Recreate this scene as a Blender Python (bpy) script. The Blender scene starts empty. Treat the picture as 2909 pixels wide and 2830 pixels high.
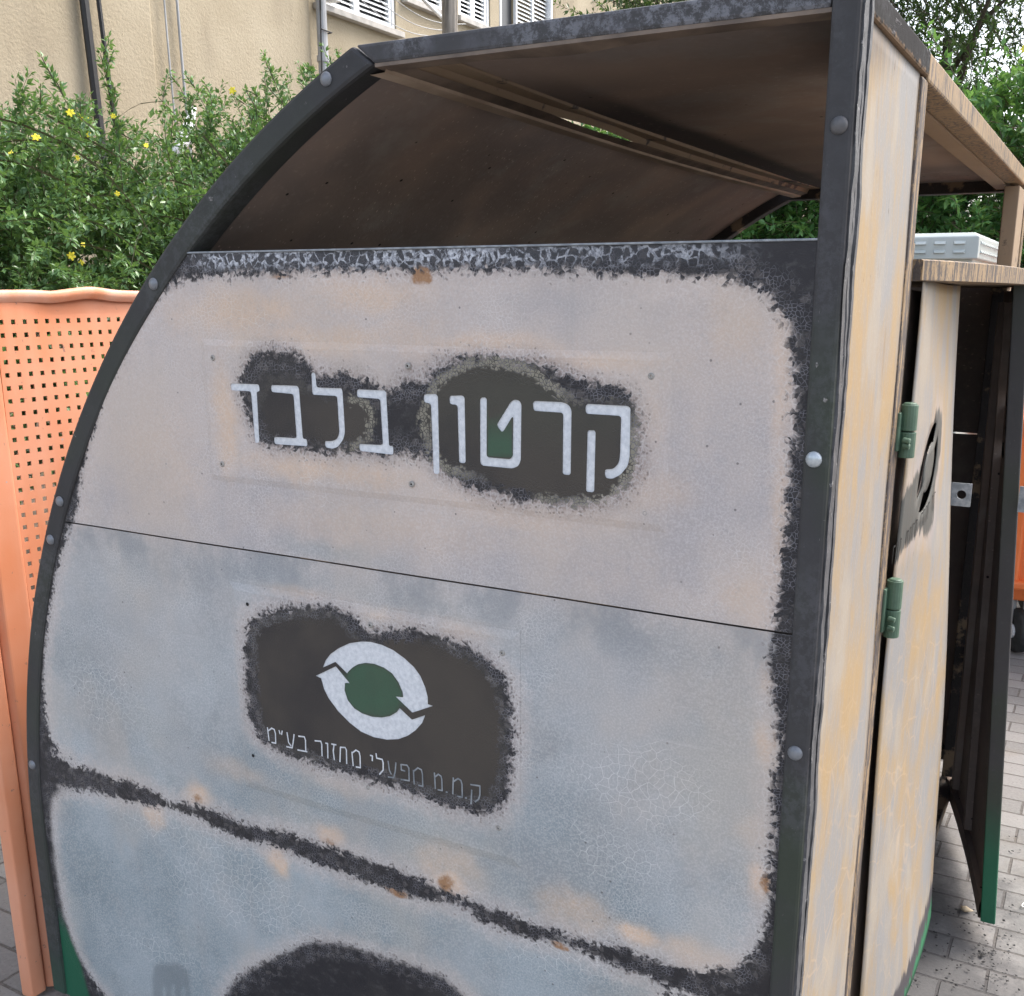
import bpy, bmesh, math, random
import numpy as np
from mathutils import Vector, Matrix
from mathutils.geometry import delaunay_2d_cdt

random.seed(7)
RNG = np.random.default_rng(11)
C = bpy.context.scene.collection
SC = bpy.context.scene

# ------------------------------------------------------------------ camera
cam = bpy.data.cameras.new('camera')
cam.sensor_fit = 'HORIZONTAL'
cam.sensor_width = 36.0
cam.lens = 36.0 * 2957.16 / 2909.0
cam.shift_x = -(1560.74 - 1454.5) / 2909.0
cam.shift_y = (1587.68 - 1415.0) / 2909.0
cam.clip_start = 0.05
cam.clip_end = 500
camo = bpy.data.objects.new('camera', cam)
C.objects.link(camo)
_y, _p, _r = (0.493148, 0.249499, -0.002841)
fw = np.array([-math.sin(_y) * math.cos(_p), math.cos(_y) * math.cos(_p), -math.sin(_p)])
rt = np.array([math.cos(_y), math.sin(_y), 0.0])
dn = np.cross(fw, rt)
r2 = rt * math.cos(_r) + dn * math.sin(_r)
d2 = -rt * math.sin(_r) + dn * math.cos(_r)
camo.matrix_world = Matrix(((r2[0], -d2[0], -fw[0], 0.0), (r2[1], -d2[1], -fw[1], 0.0),
                            (r2[2], -d2[2], -fw[2], 1.62), (0, 0, 0, 1)))
SC.camera = camo

# ------------------------------------------------------------------ light
SUN_EL = math.radians(52)
SUN_AZ = math.radians(38)          # compass angle from +Y towards +X
world = bpy.data.worlds.new('World')
SC.world = world
world.use_nodes = True
wn = world.node_tree
wn.nodes.clear()
sky = wn.nodes.new('ShaderNodeTexSky')
sky.sky_type = 'NISHITA'
sky.sun_disc = False
sky.sun_elevation = SUN_EL
sky.sun_rotation = SUN_AZ
sky.air_density = 1.0
sky.dust_density = 4.5
sky.ozone_density = 1.0
bg = wn.nodes.new('ShaderNodeBackground')
bg.inputs['Strength'].default_value = 0.15
wo = wn.nodes.new('ShaderNodeOutputWorld')
hz = wn.nodes.new('ShaderNodeHueSaturation')
hz.inputs['Saturation'].default_value = 0.6
wn.links.new(sky.outputs[0], hz.inputs['Color'])
wn.links.new(hz.outputs[0], bg.inputs['Color'])
wn.links.new(bg.outputs[0], wo.inputs['Surface'])
sl = bpy.data.lights.new('sun', 'SUN')
sl.energy = 0.6
sl.angle = math.radians(18)
sl.color = (1.0, 0.94, 0.85)
so = bpy.data.objects.new('sun', sl)
C.objects.link(so)
sd_ = Vector((math.sin(SUN_AZ) * math.cos(SUN_EL), math.cos(SUN_AZ) * math.cos(SUN_EL), math.sin(SUN_EL)))
so.rotation_euler = sd_.to_track_quat('Z', 'Y').to_euler()
SC.view_settings.view_transform = 'Standard'
SC.view_settings.look = 'None'
SC.view_settings.exposure = 1.68
SC.view_settings.gamma = 1.0
SC.view_settings.use_curve_mapping = False


# ------------------------------------------------------------------ node helper
class NT:
    def __init__(self, name):
        self.m = bpy.data.materials.new(name)
        self.m.use_nodes = True
        self.t = self.m.node_tree
        self.t.nodes.clear()
        self.out = self.t.nodes.new('ShaderNodeOutputMaterial')
        self._co = None

    def node(self, k):
        return self.t.nodes.new(k)

    def put(self, sock, v):
        if isinstance(v, bpy.types.NodeSocket):
            self.t.links.new(v, sock)
        elif isinstance(v, tuple) and len(v) == 3 and sock.type == 'RGBA':
            sock.default_value = (*v, 1)
        else:
            sock.default_value = v

    def co(self):
        if self._co is None:
            self._co = self.node('ShaderNodeTexCoord').outputs['Object']
        return self._co

    def scaled(self, s, off=(0, 0, 0)):
        n = self.node('ShaderNodeMapping')
        self.put(n.inputs['Vector'], self.co())
        n.inputs['Scale'].default_value = s
        n.inputs['Location'].default_value = off
        return n.outputs[0]

    def xyz(self):
        n = self.node('ShaderNodeSeparateXYZ')
        self.put(n.inputs[0], self.co())
        return n.outputs

    def attr(self, name):
        n = self.node('ShaderNodeAttribute')
        n.attribute_name = name
        return n.outputs['Fac']

    def math(self, op, a, b=0.0, c=None, clamp=False):
        n = self.node('ShaderNodeMath')
        n.operation = op
        n.use_clamp = clamp
        self.put(n.inputs[0], a)
        self.put(n.inputs[1], b)
        if c is not None:
            self.put(n.inputs[2], c)
        return n.outputs[0]

    def step(self, v, lo, hi):
        n = self.node('ShaderNodeMapRange')
        n.interpolation_type = 'SMOOTHSTEP'
        self.put(n.inputs[0], v)
        a, b, t0, t1 = lo, hi, 0.0, 1.0
        if lo > hi:
            a, b, t0, t1 = hi, lo, 1.0, 0.0
        n.inputs[1].default_value = a
        n.inputs[2].default_value = b
        n.inputs[3].default_value = t0
        n.inputs[4].default_value = t1
        return n.outputs[0]

    def mix(self, f, a, b, mode='MIX'):
        n = self.node('ShaderNodeMix')
        n.data_type = 'RGBA'
        n.blend_type = mode
        self.put(n.inputs[0], f)
        self.put(n.inputs[6], a)
        self.put(n.inputs[7], b)
        return n.outputs[2]

    def noise(self, scale, detail=3.0, vec=None, rough=0.55, dist=0.0):
        n = self.node('ShaderNodeTexNoise')
        self.put(n.inputs['Vector'], vec if vec is not None else self.co())
        n.inputs['Scale'].default_value = scale
        n.inputs['Detail'].default_value = detail
        n.inputs['Roughness'].default_value = rough
        n.inputs['Distortion'].default_value = dist
        return n.outputs['Fac']

    def xz(self, vec):
        a = self.node('ShaderNodeSeparateXYZ'); self.put(a.inputs[0], vec)
        b = self.node('ShaderNodeCombineXYZ')
        self.t.links.new(a.outputs[0], b.inputs[0]); self.t.links.new(a.outputs[2], b.inputs[1])
        return b.outputs[0]

    def vor(self, scale, feature='F1', vec=None, rand=1.0, flat=False):
        n = self.node('ShaderNodeTexVoronoi')
        if flat:
            n.voronoi_dimensions = '2D'
        n.feature = feature
        self.put(n.inputs['Vector'], vec if vec is not None else self.co())
        n.inputs['Scale'].default_value = scale
        n.inputs['Randomness'].default_value = rand
        return n

    def warp(self, amt, scale):
        n = self.node('ShaderNodeTexNoise')
        self.put(n.inputs['Vector'], self.co())
        n.inputs['Scale'].default_value = scale
        n.inputs['Detail'].default_value = 2
        s = self.node('ShaderNodeVectorMath')
        s.operation = 'SCALE'
        self.t.links.new(n.outputs['Color'], s.inputs[0])
        s.inputs['Scale'].default_value = amt
        a = self.node('ShaderNodeVectorMath')
        a.operation = 'ADD'
        self.put(a.inputs[0], self.co())
        self.t.links.new(s.outputs[0], a.inputs[1])
        return a.outputs[0]

    def bump(self, h, strength=0.3, dist=0.002, normal=None):
        n = self.node('ShaderNodeBump')
        self.put(n.inputs['Height'], h)
        n.inputs['Strength'].default_value = strength
        n.inputs['Distance'].default_value = dist
        if normal is not None:
            self.put(n.inputs['Normal'], normal)
        return n.outputs[0]

    def bsdf(self, col, rough=0.6, metal=0.0, normal=None, spec=0.5):
        n = self.node('ShaderNodeBsdfPrincipled')
        self.put(n.inputs['Base Color'], col)
        self.put(n.inputs['Roughness'], rough)
        self.put(n.inputs['Metallic'], metal)
        n.inputs['Specular IOR Level'].default_value = spec
        if normal is not None:
            self.put(n.inputs['Normal'], normal)
        self.bs = n
        self.t.links.new(n.outputs[0], self.out.inputs['Surface'])
        return self.m


def centred(nt, v, amt):
    """noise value (0..1) -> (-amt/2 .. amt/2)"""
    return nt.math('MULTIPLY', nt.math('SUBTRACT', v, 0.5), amt)


# ------------------------------------------------------------------ materials
def mat_panel():
    n = NT('burnt_panel_paint')
    sd, cl = n.attr('sd'), n.attr('cl')
    w = n.xz(n.warp(0.012, 40))
    v1 = n.vor(85, vec=w, flat=True)
    v2 = n.vor(190, vec=w, flat=True)
    e1 = n.vor(85, 'DISTANCE_TO_EDGE', vec=w, flat=True).outputs['Distance']
    e2 = n.vor(190, 'DISTANCE_TO_EDGE', vec=w, flat=True).outputs['Distance']
    sx = n.node('ShaderNodeSeparateXYZ'); n.put(sx.inputs[0], v1.outputs['Color'])
    sy = n.node('ShaderNodeSeparateXYZ'); n.put(sy.inputs[0], v2.outputs['Color'])
    r1, r1b, r2_ = sx.outputs[0], sx.outputs[1], sy.outputs[0]
    nA, nB, nC = n.noise(7, 5), n.noise(45, 6, rough=0.65), n.noise(320, 3)
    # ragged edge of the soot: coarse wander + paint-bubble cells
    s = n.math('ADD', n.math('ADD', sd, 0.0012), centred(n, nA, 0.014))
    s = n.math('ADD', s, n.math('MULTIPLY', centred(n, nB, 0.011), n.step(n.noise(4, 2), .3, .7)))
    s = n.math('ADD', s, centred(n, r1, 0.009))
    s = n.math('ADD', s, centred(n, r2_, 0.010))
    soft = n.attr('soft')
    soot = n.step(n.math('ADD', s, centred(n, nC, .006)), 0.0055, -0.0055)
    soot_soft = n.step(n.math('ADD', sd, centred(n, nB, 0.016)), 0.007, -0.012)
    soot = n.math('ADD', n.math('MULTIPLY', soot, n.math('SUBTRACT', 1.0, soft)), n.math('MULTIPLY', soot_soft, soft))
    # pale burnt oxide
    lav = n.mix(n.noise(3.1, 4), (0.515, 0.420, 0.360), (0.585, 0.510, 0.475))
    lav = n.mix(n.step(n.noise(5.5, 5), .42, .7), lav, (0.43, 0.385, 0.375))
    blu = n.mix(n.step(n.noise(3.7, 5), .35, .66), (0.225, 0.275, 0.295), (0.345, 0.390, 0.412))
    blu = n.mix(n.math('MULTIPLY', n.step(n.noise(2.6, 5), .46, .66), .8), blu, (0.37, 0.375, 0.35))
    blu = n.mix(n.math('MULTIPLY', n.step(n.noise(9, 6, rough=.65), .52, .72), .5), blu, (0.185, 0.225, 0.24))
    bf = n.math('MULTIPLY', n.attr('blue'), n.math('ADD', 0.55, n.noise(6, 4)), clamp=True)
    pale = n.mix(bf, lav, blu)
    tf = n.math('MULTIPLY', n.attr('tan'), n.math('ADD', 0.55, n.math('MULTIPLY', nB, 1.2)), clamp=True)
    pale = n.mix(tf, pale, (0.66, 0.475, 0.335))
    # pale rim next to soot
    rim = n.math('MULTIPLY', n.step(s, 0.045, 0.004), 0.42)
    pale = n.mix(rim, pale, (0.68, 0.56, 0.49))
    smoke = n.math('MULTIPLY', n.step(n.math('ADD', sd, centred(n, n.noise(9, 5), .05)), 0.034, -0.004), n.math('ADD', .20, n.math('MULTIPLY', n.attr('halo'), .45)))
    pale = n.mix(smoke, pale, n.mix(nA, (0.20, 0.165, 0.155), (0.26, 0.215, 0.205)))
    brn = n.math('MULTIPLY', n.step(n.math('ADD', sd, centred(n, nA, .02)), 0.012, -0.001), n.step(nB, .40, .66))
    pale = n.mix(n.math('MULTIPLY', brn, .42), pale, (0.20, 0.155, 0.145))
    # fine grain and crackle
    pale = n.mix(n.math('MULTIPLY', n.step(nC, 0.40, 0.68), 0.30), pale, (0.70, 0.67, 0.66))
    pale = n.mix(n.math('MULTIPLY', n.step(n.noise(140, 4), 0.52, 0.75), 0.22), pale, (0.28, 0.27, 0.28))
    w3 = n.xz(n.warp(0.03, 22))
    ck = n.attr('crack')
    eA = n.vor(150, 'DISTANCE_TO_EDGE', vec=w, flat=True).outputs['Distance']
    fine = n.math('MULTIPLY', n.step(eA, 0.10, 0.02), n.step(n.noise(12, 4), 0.38, 0.62))
    pale = n.mix(n.math('MULTIPLY', fine, n.math('MULTIPLY', n.step(n.noise(3.0, 4), .36, .66), .36)), pale, (0.80, 0.77, 0.76))
    eB = n.vor(62, 'DISTANCE_TO_EDGE', vec=w3, flat=True).outputs['Distance']
    ln = n.math('MULTIPLY', n.step(eB, 0.040, 0.006), n.step(n.math('MULTIPLY', ck, n.math('ADD', 0.15, n.math('MULTIPLY', n.noise(26, 5, rough=.7), 1.2))), 0.22, 0.62))
    pale = n.mix(n.math('MULTIPLY', ln, 0.62), pale, (0.76, 0.75, 0.73))
    # pin holes / specks of char
    sp = n.vor(70)
    spc = n.node('ShaderNodeSeparateXYZ'); n.put(spc.inputs[0], sp.outputs['Color'])
    dots = n.math('MULTIPLY', n.step(sp.outputs['Distance'], 0.16, 0.09), n.step(spc.outputs[0], 0.93, 0.95))
    pale = n.mix(n.math('MULTIPLY', dots, 0.7), pale, (0.10, 0.09, 0.09))
    # islands of char just outside the soot edge
    isl = n.math('MULTIPLY', n.step(v2.outputs['Distance'], 0.42, 0.30), n.step(n.math('SUBTRACT', n.math('ADD', s, n.math('MULTIPLY', r2_, 0.032)), n.math('MULTIPLY', n.attr('halo'), .011)), 0.012, 0.007))
    pale = n.mix(n.math('MULTIPLY', isl, 0.55), pale, (0.13, 0.10, 0.085))
    # hollow bubbles rings
    rg = n.math('MULTIPLY', n.step(e1, 0.16, 0.05), n.step(n.math('ADD', s, n.math('MULTIPLY', r1b, 0.03)), 0.034, 0.024))
    pale = n.mix(n.math('MULTIPLY', rg, 0.25), pale, (0.74, 0.71, 0.70))
    scf = n.math('MULTIPLY', n.step(n.noise(1.0, 5, vec=n.scaled((5, 5, 170)), rough=.7), .56, .72), n.step(n.noise(3.4, 3), .54, .70))
    pale = n.mix(n.math('MULTIPLY', scf, .35), pale, (0.66, 0.65, 0.64))
    st1 = n.step(n.noise(1.0, 5, vec=n.scaled((3.2, 3.2, 2.2), (5, 0, 1)), rough=.6), .50, .66)
    pale = n.mix(n.math('MULTIPLY', st1, .28), pale, (0.56, 0.47, 0.39))
    run = n.step(n.noise(1.0, 5, vec=n.scaled((26, 26, 1.6)), rough=.6), .56, .74)
    pale = n.mix(n.math('MULTIPLY', run, .16), pale, (0.33, 0.32, 0.32))
    big = n.step(n.noise(2.3, 5, rough=.6), .50, .72)
    pale = n.mix(n.math('MULTIPLY', big, .30), pale, (0.36, 0.335, 0.325))
    zc = n.xyz()[2]
    smd = n.math('MULTIPLY', n.math('MULTIPLY', n.step(zc, 1.075, 1.165), n.step(zc, 1.1855, 1.1835)), n.step(n.noise(1.0, 5, vec=n.scaled((7, 7, 5)), rough=.65), .44, .60))
    pale = n.mix(n.math('MULTIPLY', smd, .55), pale, (0.235, 0.255, 0.27))
    # rust
    rs = n.math('MULTIPLY', n.attr('rust'), n.math('MULTIPLY', n.noise(75, 6, rough=.75), 2.0))
    pale = n.mix(n.math('MULTIPLY', n.step(rs, 0.30, 0.95), .9), pale, n.mix(nC, (0.24, 0.10, 0.045), (0.42, 0.235, 0.10)))
    # damp dribble
    pale = n.mix(n.math('MULTIPLY', n.attr('drip'), 0.6), pale, (0.17, 0.19, 0.20))
    # soot layer
    dark = n.mix(n.noise(20, 5), (0.016, 0.015, 0.018), (0.036, 0.033, 0.036))
    dark = n.mix(n.math('MULTIPLY', n.step(n.noise(1.0, 6, vec=n.scaled((34, 34, 60)), rough=.75), .50, .70), .55), dark, (0.078, 0.074, 0.074))
    dark = n.mix(n.math('MULTIPLY', n.step(n.noise(5, 5), .50, .68), .5), dark, (0.052, 0.047, 0.044))
    crust_band = n.step(n.math('ABSOLUTE', n.math('ADD', s, 0.013)), 0.030, 0.006)
    cr = n.math('MULTIPLY', n.step(e2, 0.13, 0.02), n.math('MULTIPLY', crust_band, n.step(nB, 0.40, 0.60)))
    dark = n.mix(n.math('MULTIPLY', cr, 0.36), dark, (0.40, 0.39, 0.43))
    bub = n.math('MULTIPLY', n.math('MULTIPLY', n.step(r1, 0.45, 0.9), n.step(e1, 0.04, 0.20)), crust_band)
    dark = n.mix(n.math('MULTIPLY', bub, 0.30), dark, (0.20, 0.18, 0.17))
    # clean centre of the sign plates, olive pebbled rim
    c_ = n.math('ADD', cl, centred(n, nB, 0.010))
    c_ = n.math('ADD', c_, centred(n, r2_, 0.010))
    clean = n.step(c_, 0.003, -0.003)
    cc = n.mix(n.step(n.noise(4, 4), .35, .65), (0.034, 0.030, 0.030), (0.064, 0.054, 0.045))
    cc = n.mix(n.math('MULTIPLY', n.attr('green'), n.math('ADD', .55, n.math('MULTIPLY', n.noise(22, 5), .5)), clamp=True), cc, (0.048, 0.118, 0.068))
    peb = n.math('MULTIPLY', n.step(n.math('ABSOLUTE', n.math('SUBTRACT', c_, 0.006)), 0.013, 0.003), n.math('MULTIPLY', n.step(e2, 0.03, 0.13), n.step(nA, .36, .52)))
    dark = n.mix(n.math('MULTIPLY', peb, n.attr('olive')), dark, (0.29, 0.265, 0.205))
    dark = n.mix(clean, dark, cc)
    # unburnt green paint at the very bottom
    dark = n.mix(n.step(n.math('ADD', n.attr('base'), centred(n, nA, 0.5)), 0.35, 0.75), dark, (0.014, 0.105, 0.055))
    # zinc showing between paint bubbles along the top edge
    zn = n.attr('zinc')
    vz = n.vor(74, 'DISTANCE_TO_EDGE', vec=n.xz(n.warp(0.02, 45)), flat=True).outputs['Distance']
    vzc = n.vor(74, vec=n.xz(n.warp(0.02, 45)), flat=True)
    szc = n.node('ShaderNodeSeparateXYZ'); n.put(szc.inputs[0], vzc.outputs['Color'])
    thr = n.math('ADD', n.math('MULTIPLY', szc.outputs[0], 0.34), n.math('MULTIPLY', n.noise(14, 4), 0.28))
    zm = n.math('MULTIPLY', zn, n.step(n.math('SUBTRACT', thr, vz), 0.10, 0.17))
    zcol = n.mix(n.step(n.noise(190, 4), 0.4, 0.6), (0.30, 0.31, 0.34), (0.60, 0.61, 0.65))
    dark = n.mix(n.math('MULTIPLY', zn, 0.5), dark, (0.075, 0.078, 0.088))
    dark = n.mix(n.math('MULTIPLY', zm, n.step(n.noise(90, 5, rough=.7), 0.38, 0.54)), dark, zcol)
    col = n.mix(soot, pale, dark)
    h = n.math('ADD', n.math('MULTIPLY', fine, 0.35), n.math('MULTIPLY', n.math('ADD', nC, nB), 0.8))
    h = n.math('ADD', h, n.math('MULTIPLY', n.math('MULTIPLY', n.step(e2, 0.0, 0.25), crust_band), 1.2))
    h = n.math('ADD', h, n.math('MULTIPLY', ln, 0.6))
    rgh = n.math('ADD', 0.62, n.math('MULTIPLY', soot, -0.12))
    return n.bsdf(col, rgh, normal=n.bump(h, 0.35, 0.0012), spec=0.35)


def mat_frame(name, zinc=0.0, green=0.35, greenz=0.45, chips=0.5, k=1.0):
    """charred green paint on steel tube, bare zinc patches, green where the fire did not reach"""
    n = NT(name)
    z = n.xyz()[2]
    nA, nB, nC = n.noise(6, 4), n.noise(55, 6, rough=.65), n.noise(260, 3)
    base = n.mix(nA, (0.029 * k, 0.028 * k, 0.029 * k), (0.052 * k, 0.050 * k, 0.052 * k))
    base = n.mix(n.math('MULTIPLY', n.step(n.noise(3.2, 3), 0.44, 0.66), green), base, (0.034, 0.044, 0.029))
    base = n.mix(n.math('MULTIPLY', n.step(nB, 0.58, 0.75), 0.30), base, (0.085 * k, 0.085 * k, 0.092 * k))
    ch = n.math('MULTIPLY', n.step(n.noise(36, 7, rough=.75), 0.66, 0.71), chips)
    base = n.mix(ch, base, (0.27, 0.25, 0.24))
    sc = n.math('MULTIPLY', n.step(n.noise(1.0, 5, vec=n.scaled((160, 160, 24)), rough=.7), .70, .74), .5 * chips)
    base = n.mix(sc, base, (0.30, 0.29, 0.28))
    if zinc > 0:
        zm = n.math('MULTIPLY', n.step(n.noise(4.0, 2), 0.40, 0.58), n.step(n.noise(70, 7, rough=.8), 0.44, 0.58))
        base = n.mix(n.math('MULTIPLY', zm, zinc), base, n.mix(nC, (0.24, 0.25, 0.29), (0.50, 0.51, 0.56)))
        base = n.mix(n.math('MULTIPLY', n.step(n.noise(25, 5), .52, .7), 0.4 * zinc), base, (0.19, 0.19, 0.225))
    gz = n.step(n.math('ADD', z, centred(n, nA, 0.22)), greenz, greenz - 0.28)
    base = n.mix(gz, base, n.mix(nA, (0.012, 0.085, 0.045), (0.020, 0.135, 0.07)))
    if k < .6:
        fl = n.step(n.noise(1.0, 6, vec=n.scaled((60, 14, 60)), rough=.75), .60, .66)
        base = n.mix(n.math('MULTIPLY', fl, .8), base, (0.16, 0.155, 0.16))
        low = n.step(n.math('ADD', z, centred(n, nB, .03)), 1.941, 1.936)
        base = n.mix(n.math('MULTIPLY', low, .8), base, (0.20, 0.135, 0.085))
        return n.bsdf(base, .85, normal=n.bump(n.math('ADD', n.math('MULTIPLY', fl, 2.0), nB), .5, .002), spec=.12)
    return n.bsdf(base, n.math('ADD', 0.50, n.math('MULTIPLY', nB, 0.25)), normal=n.bump(n.math('ADD', nB, nC), 0.22, 0.0012), spec=0.4)


def mat_ochre(name, dark=0.0, soot_attr=False, edges=None):
    """heat-bleached zinc: pale grey, cream and ochre streaks running down"""
    n = NT(name)
    st = n.scaled((8, 8, 4.6))
    st2 = n.scaled((110, 110, 15))
    nA, nB = n.noise(1.0, 4, vec=st), n.noise(1.0, 5, vec=st2, rough=.7)
    nC = n.noise(200, 3)
    nD = n.noise(4, 3)
    c = n.mix(n.step(n.math('ADD', nA, centred(n, nB, .45)), 0.36, 0.70), (0.235, 0.228, 0.222), (0.325, 0.228, 0.120))
    c = n.mix(n.step(n.noise(1.4, 4, vec=n.scaled((7, 7, 3.2), (3, 1, 2))), 0.50, 0.68), c, (0.30, 0.262, 0.215))
    c = n.mix(n.math('MULTIPLY', n.step(nB, .55, .75), .4), c, (0.375, 0.285, 0.172))
    c = n.mix(n.math('MULTIPLY', n.step(nC, .5, .75), .15), c, (0.46, 0.435, 0.395))
    # worm-like cracks low down
    z = n.xyz()[2]
    ln = n.vor(14, 'DISTANCE_TO_EDGE', vec=n.warp(0.05, 9)).outputs['Distance']
    low = n.math('MULTIPLY', n.step(ln, 0.035, 0.008), n.math('MULTIPLY', n.step(z, 1.2, 0.8), n.step(nD, .42, .6)))
    c = n.mix(n.math('MULTIPLY', low, .3), c, (0.50, 0.35, 0.22))
    flk = n.math('MULTIPLY', n.step(n.noise(1.0, 6, vec=n.scaled((75, 75, 16)), rough=.75), 0.625 - 0.1 * dark, 0.67 - 0.1 * dark), n.step(n.noise(5, 2), .50 - .2 * dark, .64 - .2 * dark))
    c = n.mix(flk, c, n.mix(nC, (0.06, 0.035, 0.028), (0.16, 0.10, 0.075)))
    if soot_attr:
        sd = n.math('ADD', n.attr('sd'), centred(n, n.noise(1.0, 5, vec=n.scaled((70, 70, 14)), rough=.7), 0.075))
        halo = n.step(sd, 0.045, 0.004)
        c = n.mix(n.math('MULTIPLY', halo, .35), c, (0.40, 0.33, 0.30))
        c = n.mix(n.step(sd, 0.006, -0.006), c, n.mix(nD, (0.055, 0.055, 0.050), (0.105, 0.105, 0.095)))
        b = n.math('ADD', n.attr('base'), centred(n, n.noise(1.0, 5, vec=n.scaled((50, 50, 9))), 0.12))
        c = n.mix(n.step(b, 0.0, 0.018), c, (0.060, 0.055, 0.060))
        c = n.mix(n.step(b, 0.055, 0.075), c, n.mix(nD, (0.02, 0.13, 0.06), (0.05, 0.20, 0.10)))
    if edges:
        yy = n.xyz()[1]
        wv = centred(n, n.noise(1.0, 6, vec=n.scaled((70, 70, 9)), rough=.7), .05)
        e0 = n.step(n.math('ADD', n.math('SUBTRACT', yy, edges[0]), wv), .024, .004)
        e1 = n.step(n.math('ADD', n.math('SUBTRACT', edges[1], yy), wv), .022, .002)
        tp = n.step(n.math('ADD', n.math('SUBTRACT', edges[2], z), n.math('ADD', n.math('MULTIPLY', wv, 2.2), n.math('MULTIPLY', n.math('SUBTRACT', yy, edges[0]), .35))), .11, .02)
        c = n.mix(n.math('MULTIPLY', n.math('MAXIMUM', n.math('MAXIMUM', e0, n.math('MULTIPLY', e1, .7)), tp), .75), c, (0.085, 0.070, 0.062))
    rr = n.step(n.noise(1.0, 6, vec=n.scaled((48, 48, 5), (1, 4, 2)), rough=.7), .60, .74)
    c = n.mix(n.math('MULTIPLY', rr, .55), c, (0.20, 0.125, 0.07))
    return n.bsdf(c, 0.6, normal=n.bump(n.math('ADD', nB, nC), 0.25, 0.001), spec=0.25)


def mat_streak(name, amount=.5):
    """tan smoked steel with dark smears running down"""
    n = NT(name)
    nA, nB, nC = n.noise(6, 4), n.noise(1.0, 6, vec=n.scaled((110, 110, 14)), rough=.7), n.noise(220, 3)
    c = n.mix(nA, (0.235, 0.158, 0.088), (0.335, 0.238, 0.138))
    c = n.mix(n.math('MULTIPLY', n.step(nB, .48, .7), .35), c, (0.46, 0.37, 0.255))
    z = n.math('MULTIPLY', n.step(n.math('ADD', nB, centred(n, nC, .2)), .58 - .10 * amount, .66 - .10 * amount), n.step(n.noise(5.5, 4), .62 - .3 * amount, .76 - .3 * amount))
    c = n.mix(z, c, n.mix(nC, (0.045, 0.036, 0.033), (0.12, 0.10, 0.09)))
    return n.bsdf(c, .6, normal=n.bump(n.math('ADD', nB, nC), .25, .001), spec=.3)


def mat_flange(name, dark=0.4):
    """brown-grey smoked steel of purlins, soffits and posts"""
    n = NT(name)
    nA, nB, nC = n.noise(5, 4), n.noise(38, 6, rough=.7), n.noise(220, 3)
    c = n.mix(nA, (0.25, 0.178, 0.118), (0.36, 0.265, 0.175))
    c = n.mix(n.math('MULTIPLY', n.step(nB, .5, .75), .4), c, (0.24, 0.17, 0.125))
    d = n.step(n.math('ADD', n.noise(8, 5), centred(n, nB, .5)), 0.66 - 0.25 * dark, 0.76 - 0.25 * dark)
    c = n.mix(d, c, n.mix(nC, (0.035, 0.032, 0.034), (0.075, 0.065, 0.06)))
    return n.bsdf(c, 0.6, normal=n.bump(n.math('ADD', nB, nC), 0.25, 0.001), spec=0.3)


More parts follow.
